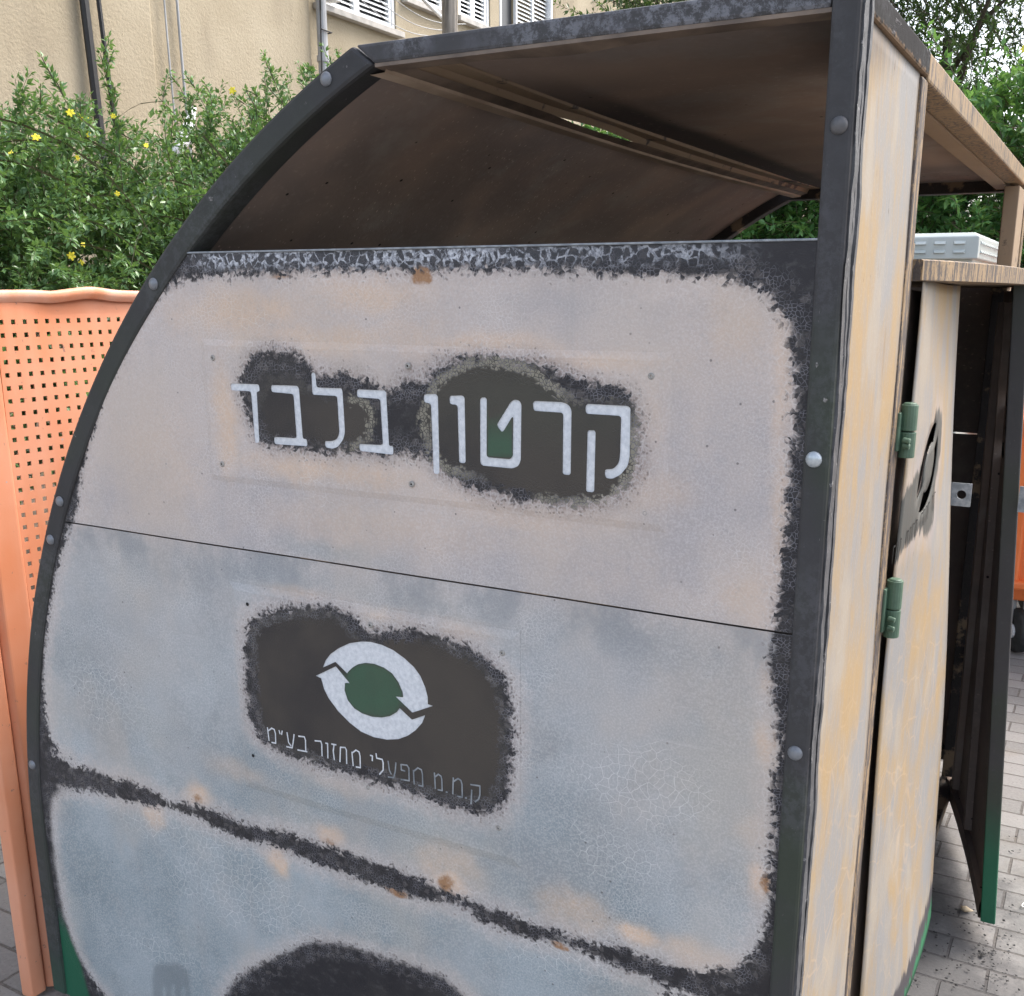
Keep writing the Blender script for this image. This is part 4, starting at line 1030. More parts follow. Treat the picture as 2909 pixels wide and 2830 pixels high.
def plate(name, x0, x1, z0, z1, polys, parent, yf=-.0022, wall=.003):
    V, F = holed_sheet(x0, x1, z0, z1, .0062, polys)
    P = V.copy()
    Yv = Y0 + .004 + yf + warp_y(P)
    nv = len(V)
    verts = [(P[i, 0], Yv[i], P[i, 1]) for i in range(nv)]
    faces = []
    A = V[F]
    cr = (A[:, 1, 0] - A[:, 0, 0]) * (A[:, 2, 1] - A[:, 0, 1]) - (A[:, 1, 1] - A[:, 0, 1]) * (A[:, 2, 0] - A[:, 0, 0])
    F = np.where((cr < 0)[:, None], F[:, ::-1], F)
    faces = [tuple(int(q) for q in f) for f in F]
    # boundary walls (holes and outer rim)
    cnt = {}
    for f in faces:
        for k in range(3):
            e = (f[k], f[(k + 1) % 3]); cnt[e] = 1
    be = [e for e in cnt if (e[1], e[0]) not in cnt]
    back = {}
    PP = list(map(tuple, P))
    for e in be:
        for q in e:
            if q not in back:
                ox = -.014 if P[q][0] < x0 + 1e-5 else (.014 if P[q][0] > x1 - 1e-5 else 0)
                oz = -.014 if P[q][1] < z0 + 1e-5 else (.014 if P[q][1] > z1 - 1e-5 else 0)
                back[q] = len(verts); verts.append((verts[q][0] + ox, verts[q][1] + wall, verts[q][2] + oz)); PP.append((PP[q][0] + ox, PP[q][1] + oz))
    for a_, b_ in be:
        faces.append((b_, a_, back[a_], back[b_]))
    me = pyd(name, verts, faces)
    panel_fields(me, np.array(PP))
    return link(name, me, M['panel'], parent)


def letter(name, poly, parent, depth, mat):
    P = np.array(poly)
    y = Y0 + .004 + depth + warp_y(P)
    me = pyd(name, np.c_[P[:, 0], y, P[:, 1]], [tuple(range(len(P)))])
    return link(name, me, mat, parent)


LET = [rounded(q, .0045) for q in LETTERS]
sign = plate('sign_plate', -1.362, -.528, 1.313, 1.534, LET, root)
for q in LET:
    letter('letter', q, sign, -.0004, M['zinc'])
EMB = [rounded(q, .001, 2) for q in EMBLEM]
logo = plate('logo_plate', -1.335, -.765, .735, 1.108, EMB, root)
for q in EMB:
    letter('emblem_arrow', q, logo, -.0008, M['zinc'])
for gi, g_ in enumerate(SMALL):
    ins = MB()
    for st in g_:
        for (xa, za), (xb, zb) in zip(st[:-1], st[1:]):
            d = Vector((xb - xa, zb - za))
            if d.length < 1e-5: continue
            d.normalize(); nrm = Vector((-d.y, d.x)) * .00135
            xa2, za2, xb2, zb2 = xa - d.x * .0007, za - d.y * .0007, xb + d.x * .0007, zb + d.y * .0007
            y = Y0 + .004 - .0030 + float(warp_y(np.array([[xa, za]]))[0])
            ins.add([(xa2 + nrm.x, y, za2 + nrm.y), (xa2 - nrm.x, y, za2 - nrm.y), (xb2 - nrm.x, y, zb2 - nrm.y), (xb2 + nrm.x, y, zb2 + nrm.y)], [(0, 1, 2, 3)])
    link('letter', pyd('letter', ins.v, ins.f), M['zinc'] if gi < 11 else M['zincdull'], logo)


# ---- bolts and rivets
def dome(r, h, n=18, m=5, axis='-Y'):
    vs, fs = [(0, -h, 0)], []
    for j in range(1, m + 1):
        t = math.pi / 2 * j / m
        for k in range(n):
            a_ = 2 * math.pi * k / n
            vs.append((r * math.sin(t) * math.cos(a_), -h * math.cos(t), r * math.sin(t) * math.sin(a_)))
    for k in range(n):
        fs.append((0, 1 + k, 1 + (k + 1) % n))
    for j in range(m - 1):
        for k in range(n):
            fs.append((1 + j * n + k, 1 + (j + 1) * n + k, 1 + (j + 1) * n + (k + 1) % n, 1 + j * n + (k + 1) % n))
    return vs, fs


def put_copy(src, loc, parent):
    o = src.copy(); C.objects.link(o)
    o.parent = parent
    o.location = Vector(loc) - worigin(parent)
    return o


vs, fs = dome(.0105, .0055)
bm_ = pyd('bolt', vs, fs)
protos = {}
for key in ('bolt_dark', 'bolt_bright', 'bolt'):
    me = bm_.copy()
    o = bpy.data.objects.new('bolt', me); C.objects.link(o); me.materials.append(M[key])
    me.polygons.foreach_set('use_smooth', [True] * len(me.polygons))
    o.parent = root
    protos[key] = [o, False]
for i, (x, z) in enumerate(BOLTS):
    key = 'bolt_dark' if i == 0 else ('bolt_bright' if i == 1 else 'bolt')
    o, used = protos[key]
    if i > 2:
        # keep the arc bolts on the frame member
        zz = z
        x = arc_x(zz, .021) if zz < 1.88 else x
    loc = (x, Y0 - .0005 if i > 2 else Y0 - .0022, z)
    if not used:
        o.location = Vector(loc) - worigin(root); protos[key][1] = True
    else:
        put_copy(o, loc, root)
# rivets: flanged ring with a hollow middle
rv = MB()
n = 14
vs, fs = [], []
for rr, yy in ((.0052, 0), (.0046, -.0016), (.0028, -.0024), (.0016, -.0020), (.0013, .0004)):
    for k in range(n):
        a_ = 2 * math.pi * k / n
        vs.append((rr * math.cos(a_), yy, rr * math.sin(a_)))
for j in range(4):
    for k in range(n):
        fs.append((j * n + k, (j + 1) * n + k, (j + 1) * n + (k + 1) % n, j * n + (k + 1) % n))
fs.append(tuple(4 * n + k for k in range(n)))
rme = pyd('rivet', vs, fs)
rme.materials.append(M['screw'])
rme.materials.append(M['hole'])
rme.polygons[len(rme.polygons) - 1].material_index = 1
for q in range(3 * n, 4 * n): rme.polygons[q].material_index = 1
first = None
for x, z in SCREWS:
    par = sign if z > 1.2 else logo
    if first is None:
        first = bpy.data.objects.new('rivet', rme); C.objects.link(first); first.parent = par
        o = first
        o.location = Vector((x, Y0 + .0018, z)) - worigin(par)
    else:
        o = put_copy(first, (x, Y0 + .0018, z), par)
for x, z in HOLES:
    vs = [(x + .0034 * math.cos(t * .5236), Y0 + .0004 + float(warp_y(np.array([[x, z]]))[0]), z + .0034 * math.sin(t * .5236)) for t in range(12)]
    link('rivet_hole', pyd('rivet_hole', vs, [tuple(range(12))]), M['hole'], logo)

# ---- far side: frame, panels with a slit, post
side_frame(Y1 - .05, Y1).build('curved_frame_member', M['flange_dark'], root, bevel=.005)
f_ = MB().box(XK, -.336, Y1 - .055, Y1, ZT - .045, ZT)
f_.build('roof_beam', M['flange_dark'], root, bevel=.004)
MB().box(-.340, -.300, Y1 - .05, Y1 + .002, .06, ZT - .04).build('corner_post', M['streak_light'], root, bevel=.004)
MB().box(-1.98, -.34, Y1 - .045, Y1, .065, .105).build('bottom_rail', M['flange_dark'], root, bevel=.004)
side_sheet('upper_side_panel', SEAMZ + .004, 1.682, 0, M['black_in'], root, False, .06, Y1 - .004)
side_sheet('lower_side_panel', .09, SEAMZ - .001, 0, M['black_in'], root, False, .06, Y1 - .004)

# ---- curved back sheet and roof sheet
vs, fs = [], []
ys = np.linspace(Y0 + .018, Y1 - .012, 46)
prof = arc_pts(.012, .09, ZT - .006, 170)
for y in ys:
    t = (y - Y0) / (Y1 - Y0)
    for i, (x, z) in enumerate(prof):
        w = .004 * math.sin(y * 4 + i * .052) * math.sin(math.pi * t)
        vs.append((x + w, y, z - .4 * w))
n = len(prof)
for j in range(len(ys) - 1):
    for i in range(n - 1):
        if prof[i][1] > 1.941 and 1.80 < ys[j] < 2.30: continue      # added gap: faces left out so sky shows bright through the purlin slit
        fs.append((j * n + i, (j + 1) * n + i, (j + 1) * n + i + 1, j * n + i + 1))
link('curved_back_sheet', pyd('curved_back_sheet', vs, fs), M['inside'], root, smooth=True)
vs, fs = [], []
xs = np.linspace(0, 1, 24)
for y in ys:
    t = (y - Y0) / (Y1 - Y0)
    xr = -1.010 + .028 * (1.80 < y < 2.30)
    for i, x in enumerate(xs):
        x = xr + (-.318 - xr) * x
        sag = .014 * math.sin(math.pi * t) * math.exp(-((x + .9) / .2) ** 2) + .003 * math.sin(y * 5 + x * 9)
        vs.append((x, y, ZT - .012 - sag * .4))
n = len(xs)
for j in range(len(ys) - 1):
    for i in range(n - 1):
        fs.append((j * n + i, j * n + i + 1, (j + 1) * n + i + 1, (j + 1) * n + i))
link('roof_sheet', pyd('roof_sheet', vs, fs), M['roof_in'], root, smooth=True, solid=-.0015)


# warped purlin under the kink: two flanges with a gap between
def strip(name, prof_fn, mat, y0=Y0 + .016, y1=Y1 - .05, n=48):
    vs, fs = [], []
    k = None
    for j in range(n + 1):
        t = j / n
        pr = prof_fn(t)
        k = len(pr)
        vs += [(x, y0 + (y1 - y0) * t, z) for x, z in pr]
    for j in range(n):
        for i in range(k - 1):
            fs.append((j * k + i, j * k + i + 1, (j + 1) * k + i + 1, (j + 1) * k + i))
    return link(name, pyd(name, vs, fs), mat, root)


def low_fl(t):
    s = .010 * math.sin(math.pi * t) ** 1.3
    return [(-1.012, 1.940 - s), (-1.004, 1.926 - s), (-.978, 1.9275 - s * 1.05), (-.976, 1.932 - s)]


def mid_fl(t):
    s = .010 * math.sin(math.pi * t) ** 1.3
    k_ = 0.0
    g_ = .0065 * math.exp(-((t - .30) / .07) ** 4)
    return [(-.976 + k_ * .3, 1.932 - s), (-.955 - g_, 1.9385 - s * .8 - g_ * .3)]


def up_fl(t):
    s = .009 * math.sin(math.pi * t) ** 1.3 - .006 * math.exp(-((t - .30) / .06) ** 2)
    return [(-.958, 1.9378 - s), (-.951, 1.950 - s), (-.918, 1.9505 - .010 * math.sin(math.pi * t)), (-.916, 1.9535 - .006 * math.sin(math.pi * t))]


strip('purlin', low_fl, M['flange_bright'])
strip('purlin', mid_fl, M['flange_dim'])
strip('purlin', up_fl, M['flange'])

# ---- front: flat strip, hinge post, front beams, doors, shelf
vs, fs = [], []
ys = np.linspace(Y0 + .0455, 1.712, 18); zs = np.linspace(.07, 1.934, 90)
for z in zs:
    for y in ys:
        vs.append((XF - .004 + .0016 * math.sin(z * 3 + y * 7) + .001 * math.sin(z * 9), y, z))
n = len(ys)
for j in range(len(zs) - 1):
    for i in range(n - 1):
        fs.append((j * n + i, j * n + i + 1, (j + 1) * n + i + 1, (j + 1) * n + i))
link('front_strip_panel', pyd('front_strip_panel', vs, fs), M['ochre'], root, smooth=True, solid=.0015)
vs2 = [(-.012 + x, y, z) for x, y, z in vs]
link('front_strip_lining', pyd('front_strip_lining', vs2, fs), M['black_in'], root, smooth=True)
MB().box(-.345, -.3015, 1.7125, 1.760, .07, 1.931).build('hinge_post', M['streak_dark'], root, bevel=.004)
MB().box(-.338, -.306, 1.7602, 1.792, .07, 1.70).build('hinge_post', M['streak_dark'], root, bevel=.003)
MB().box(-.345, -.2985, Y0 + .0455, 1.7465, 1.934, ZT + .004).build('front_beam', M['charbeam'], root, bevel=.004)
fb = MB().box(-.345, -.2990, 1.747, Y1 - .05, 1.928, ZT + .0035)
fb.build('front_beam', M['streak_light'], root, bevel=.004)
MB().box(-.385, -.3455, 1.745, Y1 - .05, 1.926, 1.931).build('beam_soffit', M['flange_pale'], root)
MB().box(-.338, -.303, 1.7495, 1.768, 1.70, 1.927).build('hinge_post', M['streak_light'], root, bevel=.003)


# curved shelf rim above the doors
def shelf_x(t): return XF + .012 + .095 * (4 * t * (1 - t)) ** .85


vs, fs = [], []
N = 40
for j in range(N + 1):
    t = j / N
    y = 1.772 + (3.40 - 1.772) * t
    x = shelf_x(t)
    vs += [(x, y, 1.672), (x, y, 1.642), (x - .012, y, 1.6405), (-.52, y, 1.6400), (-.52, y, 1.6712), (x - .004, y, 1.674)]
for j in range(N):
    for k in range(6):
        k2 = (k + 1) % 6
        fs.append((6 * j + k, 6 * j + k2, 6 * j + 6 + k2, 6 * j + 6 + k))
fs += [(0, 1, 2, 3, 4, 5), tuple(6 * N + k for k in (5, 4, 3, 2, 1, 0))]
link('curved_shelf', pyd('curved_shelf', vs, fs), M['streak'], root)
MB().box(-.345, -.304, 3.33, 3.37, .07, 1.64).build('hinge_post', M['flange_dark'], root, bevel=.003)
MB().box(-.345, -.304, 3.372, Y1 - .051, .07, 1.92).build('front_strip_panel', M['flange'], root, bevel=.003)


# ---- doors
def door1(y_, z):
    v = (1.64 - z) / 1.52
    yf = 2.42 + .05 * v
    t = (y_ - 1.795) / (2.42 - 1.795)
    xf = -.312 + .070 * v
    return Vector((-.2925 + (xf + .2925) * t + .020 * 4 * t * (1 - t) * (.4 + .6 * v) + .004 * math.sin(z * 5 + t * 4),
                   1.795 + (yf - 1.795) * t, z - .004 * t + .012 * (t - .5) ** 2))


def door2(s, z):
    # s 0 (hinge, far) .. .70 (free edge, swung out)
    t = s / .70
    v = (1.64 - z) / 1.54
    h = Vector((-.292, 3.315, z)); fx = Vector((-.194 + .084 * v, 2.59, z))
    p = h.lerp(fx, t)
    d = (fx - h).normalized()
    return p + Vector((d.y, -d.x, 0)) * (-.009 * 4 * t * (1 - t))


def door_leaf(name, fn, u0, u1, z0, z1, ring, dsoot, flip=False):
    V, F = holed_sheet(u0, u1, z0, z1, .02, ring)
    m = MB()
    pts = [fn(a_, b_) for a_, b_ in V]
    me = pyd(name, pts, F)
    P = V
    set_attr(me, 'sd', sdf(P, dsoot) if dsoot is not None else np.full(len(P), .5))
    cut = .205 - P[:, 1]
    set_attr(me, 'base', cut + .10 * (P[:, 0] - u0 - .3))
    bm = bmesh.new(); bm.from_mesh(me); bmesh.ops.recalc_face_normals(bm, faces=bm.faces)
    # make sure the outer face looks to +X
    s = sum(f.normal.x * f.calc_area() for f in bm.faces)
    if s < 0: bmesh.ops.reverse_faces(bm, faces=bm.faces)
    bm.to_mesh(me); bm.free()
    return me


def squash(poly, cu, cz, ku, kz):
    return [(cu + (a_ - cu) * ku, cz + (b_ - cz) * kz) for a_, b_ in poly]


def ring_halves(cu, cz, ru, rz, wid, tilt):
    """two C-shaped cut-outs of an oval ring, bridged at two corners"""
    out = []
    for a0, a1 in ((20, 170), (200, 350)):
        o, i_ = [], []
        for k in range(17):
            t = math.radians(a0 + (a1 - a0) * k / 16)
            for L, q in ((o, 1.0), (i_, 1 - wid)):
                x, z = ru * q * math.cos(t), rz * q * math.sin(t)
                L.append((cu + x * math.cos(tilt) - z * math.sin(tilt), cz + x * math.sin(tilt) + z * math.cos(tilt)))
        out.append(o + i_[::-1])
    return out


RING = ring_halves(1.980, 1.316, .098, .062, .44, math.radians(38))
d1 = thing  # placeholder
me = door_leaf('door', door1, 1.795, 2.42, .12, 1.64, RING, DSOOT)
dr = link('door', me, M['door'], root, smooth=True, solid=.002)
# dark inner lining a little behind, also cut out
me = door_leaf('door_lining', lambda a_, b_: door1(a_, b_) + Vector((-.022, 0, 0)), 1.80, 2.40, .14, 1.625, RING, None)
link('door_lining', me, M['black_in'], dr, smooth=True)
e = MB()
zz = np.linspace(.122, 1.636, 40)
vs, fs = [], []
for z in zz:
    q = door1(2.42, z)
    for dx, dy in ((-.001, .001), (-.024, .001), (-.024, -.010)):
        vs.append((q.x + dx, q.y + dy, z - .002))
for j in range(39):
    for k in range(2): fs.append((3 * j + k, 3 * j + k + 1, 3 * j + 4 + k, 3 * j + 3 + k))
e.add(vs, fs).build('door_edge', M['leafedge'], dr)
ins = MB()
# stencil-cut lettering under the door emblem
for gi, (u_, z_) in enumerate([(1.80 + .019 * i_, 1.176 + .0034 * i_) for i_ in range(16)]):
    if gi in (3, 8, 13): continue
    hgt = .030
    segs = [((0, 0), (0, hgt)), ((0, hgt), (.010, hgt))] if gi % 3 == 0 else ([((0, 0), (0, hgt)), ((0, hgt), (.010, hgt)), ((.010, hgt), (.010, 0))] if gi % 3 == 1 else [((0, hgt), (.006, hgt)), ((.006, hgt), (.006, 0))])
    ins = MB()
    for (a_, b_), (c_, d_) in segs:
        p0, p1 = door1(u_ + a_ - .03, z_ + b_), door1(u_ + c_ - .03, z_ + d_)
        p0.x += .0012; p1.x += .0012
        dd = (p1 - p0).normalized(); nn = dd.cross(Vector((1, 0, 0))).normalized() * .0016
        ins.add([p0 + nn, p0 - nn, p1 - nn, p1 + nn], [(0, 1, 2, 3)])
    link('letter', pyd('letter', ins.v, ins.f), M['hole'], dr)



def tab(name, base, w, h, parent, r=.010, tilt=0.0):
    """flat latch tab with a round hole, lying across +X, facing -Y"""
    out = rounded([(0, -h / 2), (w, -h / 2), (w, h / 2), (0, h / 2)], .007, 3)
    hole = [(w * .56 + r * math.cos(t), r * math.sin(t)) for t in np.linspace(0, 2 * math.pi, 19)[:-1]]
    V, F = holed_sheet(0, w, -h / 2, h / 2, .006, [hole])
    m = MB()
    vs = [(base[0] + a_, base[1] + .004 * math.sin(a_ * 40) * tilt, base[2] + b_) for a_, b_ in V]
    m.add(vs, [tuple(f) for f in F])
    o = m.build(name, M['zincdull'], parent, solid=.004)
    return o


q = door1(2.42, 1.19)
tab('latch_tab', (q.x - .004, q.y + .004, 1.19), .046, .052, dr)


def hinge(yc, z0, z1, x, parent):
    h = MB().tube([(x, yc, z0), (x, yc, (z0 + z1) / 2 - .001)], .0135, 18).tube([(x, yc, (z0 + z1) / 2 + .001), (x, yc, z1)], .0135, 18)
    h.tube([(x, yc, z1), (x, yc, z1 + .003)], [.0115, .009], 18)
    h.box(x - .014, x - .009, yc - .026, yc - .004, z0 + .012, z1 - .012)
    for z in (z0 + .022, (z0 + z1) / 2 - .012):
        h.tube([(x - .003, yc - .022, z), (x + .009, yc - .024, z - .002)], .005, 8)
    return h.build('hinge', M['hinge'], parent, smooth=False, bevel=.0015)


hinge(1.766, 1.362, 1.448, -.288, dr)
hinge(1.772, 1.052, 1.152, -.288, dr)

RING2 = ring_halves(.36, 1.30, .11, .075, .42, math.radians(-35))
me = door_leaf('door', door2, 0, .70, .072, 1.645, RING2, None)
dr2 = link('door', me, M['leafedge'], root, smooth=True, solid=.002)
dr2['label'] = 'second door leaf swung wide open, sooty inside with a green lower edge'
me = door_leaf('door_lining', lambda a_, b_: door2(a_, b_) + Vector((-.020, 0, 0)), 0.01, .69, .12, 1.63, RING2, None)
link('door_lining', me, M['leaf_in'], dr2, smooth=True)
e = MB()
zz = np.linspace(.070, 1.646, 60)
vs, fs = [], []
for z in zz:
    q = door2(.70, z)
    for dx, dy in ((.003, -.001), (-.032, -.002), (-.032, .030), (-.028, .030), (.003, .012)):
        vs.append((q.x + dx, q.y + dy, z))
for j in range(59):
    for k in range(5):
        k2 = (k + 1) % 5
        fs.append((5 * j + k, 5 * j + k2, 5 * j + 5 + k2, 5 * j + 5 + k))
fs += [(0, 1, 2, 3, 4), (5 * 59 + 4, 5 * 59 + 3, 5 * 59 + 2, 5 * 59 + 1, 5 * 59)]
e.add(vs, fs).build('door_edge', M['leafedge'], dr2, bevel=.003)
# inner stiffeners of the open leaf
st = MB()
for s_, wd in ((.34, .03), (.10, .03)):
    vs, fs = [], []
    for z in np.linspace(.14, 1.6, 30):
        q = door2(s_, z); q2 = door2(s_ + wd, z)
        vs += [(q.x - .021, q.y, z), (q.x - .040, q.y, z), (q2.x - .040, q2.y, z), (q2.x - .021, q2.y, z)]
    for j in range(29):
        for k in range(3): fs.append((4 * j + k, 4 * j + k + 1, 4 * j + 5 + k, 4 * j + 4 + k))
    st.add(vs, fs)
st.build('stiffener', M['leaf_in'], dr2)
bt = MB()
vs, fs = [], []
for s_ in np.linspace(0, .69, 16):
    q = door2(s_, .09)
    vs += [(q.x - .003, q.y, .073), (q.x - .036, q.y, .073), (q.x - .036, q.y, .118), (q.x - .003, q.y, .118)]
for j in range(15):
    for k in range(4):
        k2 = (k + 1) % 4
        fs.append((4 * j + k, 4 * j + k2, 4 * j + 4 + k2, 4 * j + 4 + k))
bt.add(vs, fs).build('bottom_flange', M['black_in'], dr2)
q = door2(.70, 1.17)
tab('latch_tab', (q.x + .004, q.y - .004, 1.165), .05, .06, dr2)
for z0 in (1.35, 1.05, .5):
    hinge(3.335, z0, z0 + .09, -.285, dr2)

# ------------------------------------------------------------------ orange perforated cage on the left
cg = thing('perforated_cage', (-2.4, 2.3, 0), 'faded orange metal collection cage with rows of square holes, standing behind the burnt container', 'collection cage')
XC = -2.07
vs, fs = [], []
pit, hol = .0275, .0100
y0, z0c = 1.408, .115
ny, nz = 62, 53
vid = {}


def cv(y, z):
    k_ = (round(y, 5), round(z, 5))
    if k_ not in vid:
        vid[k_] = len(vs)
        # slight belly and dent of the sheet
        d = .006 * math.sin((y - 1.4) * 3.0) * math.sin(z * 2.2) + .003 * math.sin(y * 11 + z * 7)
        vs.append((XC + d, y, z))
    return vid[k_]


for j in range(nz):
    for i in range(ny):
        ya, yb = y0 + i * pit, y0 + (i + 1) * pit
        za, zb = z0c + j * pit, z0c + (j + 1) * pit
        m_ = (pit - hol) / 2
        yi, yj, zi, zj = ya + m_, yb - m_, za + m_, zb - m_
        a = cv(ya, za), cv(yb, za), cv(yb, zb), cv(ya, zb)
        if j < 1 or i > 60:
            fs.append(a); continue
        h = cv(yi, zi), cv(yj, zi), cv(yj, zj), cv(yi, zj)
        for k in range(4):
            fs.append((a[k], a[(k + 1) % 4], h[(k + 1) % 4], h[k]))
ztop = z0c + nz * pit
# plain top margin
b0 = [cv(y0 + i * pit, ztop) for i in range(ny + 1)]
t0 = []
for i in range(ny + 1):
    y = y0 + i * pit
    t0.append(len(vs)); vs.append((XC + .004 * math.sin(y * 6), y, 1.612 + .004 * math.sin(y * 9)))
for i in range(ny):
    fs.append((b0[i], b0[i + 1], t0[i + 1], t0[i]))
link('perforated_panel', pyd('perforated_panel', vs, fs), M['orange'], cg, solid=.0025)
rm = MB()
vs, fs = [], []
for i in range(81):
    y = 1.285 + 1.83 * i / 80
    dz = .007 * math.exp(-((y - 1.64) / .05) ** 2) - .003 * math.exp(-((y - 1.54) / .03) ** 2) + .0015 * math.sin(y * 9)
    dx = .010 * math.exp(-((y - 1.60) / .08) ** 2)
    for x, z in ((.003, -.020), (.012, -.010), (.014, .000), (.009, .006), (-.012, .005), (-.020, -.002)):
        vs.append((XC + x + dx, y, 1.618 + z + dz))
for i in range(80):
    for k in range(5): fs.append((6 * i + k, 6 * i + k + 1, 6 * i + 7 + k, 6 * i + 6 + k))
rm.add(vs, fs).build('rim', M['orange_rim'], cg, smooth=True)
MB().prism([(XC - .03, 1.284), (XC + .004, 1.288), (XC + .006, 1.322), (XC - .004, 1.330), (XC - .03, 1.330)], 2, .012, 1.612).build('corner_post', M['orange'], cg, bevel=.004)
MB().prism([(XC - .025, 1.331), (XC - .003, 1.331), (XC + .010, 1.340), (XC + .011, 1.398), (XC - .001, 1.4078), (XC - .025, 1.4078)], 2, .012, 1.612).build('corner_post', M['orange'], cg, bevel=.004)
MB().box(XC - .04, XC + .004, 3.115, 3.16, .012, 1.612).build('corner_post', M['orange'], cg, bevel=.004)
for yy in (1.29, 3.12):
    MB().box(XC - .80, XC - .031, yy, yy + .035, 1.575, 1.61).build('top_rail', M['orange'], cg, bevel=.004)
    if yy > 2: MB().box(XC - .80, XC - .031, yy, yy + .035, .02, .055).build('bottom_rail', M['orange'], cg, bevel=.004)
    MB().box(XC - .84, XC - .80, yy, yy + .04, .012, 1.612).build('corner_post', M['orange'], cg, bevel=.004)

# ------------------------------------------------------------------ building behind
bd = thing('apartment_building', (-8.5, 9, 0), 'beige stucco apartment building with white louvred shutters behind the hedge', 'building')
XB = -8.0
MB().box(-14, XB + .16, -1.0, 7.18, 0, 9.5).build('wall', M['stucco'], bd, bevel=.02)
MB().box(-14, XB + .10, 7.18, 9.36, 0, 9.5).build('wall', M['stucco'], bd, bevel=.02)
w_ = MB()
WIN = [(9.62, 11.02, 4.62, 5.9), (11.22, 12.10, 5.03, 6.1), (12.38, 13.16, 5.07, 6.1), (13.40, 14.92, 3.9, 6.2)]
w_.box(-14, XB - .16, 9.36, 30, 0, 9.5)
w_.box(XB - .16, XB, 9.36, WIN[0][0], 0, 9.5)
for i, (ya, yb, za, zb) in enumerate(WIN):
    w_.box(XB - .16, XB, ya, yb, 0, za); w_.box(XB - .16, XB, ya, yb, zb, 9.5)
    yn = WIN[i + 1][0] if i < 3 else 30
    w_.box(XB - .16, XB, yb, yn, 0, 9.5)
w_.build('wall', M['stucco'], bd)


def shutter_window(ya, yb, za, zb, leaves_):
    f_ = MB()
    t = .05
    x0, x1 = XB - .10, XB - .02
    f_.box(x0, x1, ya, ya + t, za, zb); f_.box(x0, x1, yb - t, yb, za, zb)
    f_.box(x0, x1, ya + t, yb - t, za, za + t); f_.box(x0, x1, ya + t, yb - t, zb - t, zb)
    wo_ = f_.build('window', M['white'], bd, bevel=.004)
    n_ = leaves_
    wl = (yb - ya - 2 * t) / n_
    for k in range(n_):
        a_, b_ = ya + t + k * wl + .004, ya + t + (k + 1) * wl - .004
        s = MB()
        s.box(x0 + .01, x1 - .012, a_, a_ + .045, za + t, zb - t); s.box(x0 + .01, x1 - .012, b_ - .045, b_, za + t, zb - t)
        z = za + t + .01
        while z < zb - t - .05:
            s.add([(x0 + .012, a_ + .045, z + .045), (x1 - .02, a_ + .045, z), (x1 - .02, b_ - .045, z), (x0 + .012, b_ - .045, z + .045)], [(0, 1, 2, 3)])
            s.add([(x1 - .02, a_ + .045, z), (x1 - .02, a_ + .045, z + .018), (x1 - .02, b_ - .045, z + .018), (x1 - .02, b_ - .045, z)], [(0, 1, 2, 3)])
            z += .052
        s.build('shutter', M['white'], wo_)
    MB().box(x0 - .04, x0 - .02, ya + t, yb - t, za + t, zb - t).build('pane', M['darkglass'], wo_)
    MB().box(XB + .002, XB + .09, ya - .09, yb + .05, za - .07, za - .004).build('sill', M['sill'], wo_, bevel=.006)
    return wo_


shutter_window(*WIN[0], 2)
shutter_window(*WIN[1], 1)
shutter_window(*WIN[2], 2)
f_ = MB().box(XB - .10, XB + .01, 13.40, 13.45, 3.9, 6.2).box(XB - .10, XB + .01, 14.87, 14.92, 3.9, 6.2).box(XB - .10, XB + .01, 13.45, 14.87, 6.14, 6.2)
bdoor = f_.build('balcony_door', M['white'], bd, bevel=.004)
MB().box(XB - .14, XB - .12, 13.45, 13.93, 3.9, 6.14).build('pane', M['darkglass'], bdoor)
s = MB()
z = 3.92
while z < 6.08:
    s.add([(XB - .09, 13.95, z + .045), (XB - .05, 13.95, z), (XB - .05, 14.40, z), (XB - .09, 14.40, z + .045)], [(0, 1, 2, 3)])
    s.add([(XB - .09, 14.45, z + .045), (XB - .05, 14.45, z), (XB - .05, 14.86, z), (XB - .09, 14.86, z + .045)], [(0, 1, 2, 3)])
    z += .055
s.box(XB - .09, XB - .045, 13.93, 13.97, 3.9, 6.13); s.box(XB - .09, XB - .045, 14.40, 14.45, 3.9, 6.13)
s.build('shutter', M['white'], bdoor)
MB().tube([(XB + .17, 9.46, .5), (XB + .17, 9.46, 9.4)], .055, 14).tube([(XB + .17, 9.46, 4.0), (XB + .17, 9.46, 4.06)], .068, 14).build('drain_pipe', M['pipe'], bd, smooth=False)
pc = MB()
pts = [(XB + .2, 9.40 + .015 * math.sin(z_ * 3), z_) for z_ in np.linspace(3.2, 9, 30)]
pc.tube(pts, .008, 6)
pc.tube([(XB + .23, 9.38, 4.3), (XB + .25, 9.52, 4.29), (XB + .16, 9.54, 4.29)], .008, 6)
pc.tube([(XB + .2, 9.40, 4.75), (XB + .24, 9.37, 4.62), (XB + .22, 9.39, 4.48)], .009, 6)
pc.build('pipe_cable', M['black'], bd)


def hang(name, y, ztop, zbot, r, x, mat, label, sway=.01):
    pts = [(x + .02 * math.sin(z_ * .9 + y), y + sway * math.sin(z_ * .8 + y * 2) + .012 * (ztop - z_), z_) for z_ in np.linspace(ztop, zbot, 26)]
    o = MB().tube(pts, r, 7).build(name, mat)
    return tag(o, label, 'cable', 'cables hanging down the building wall')


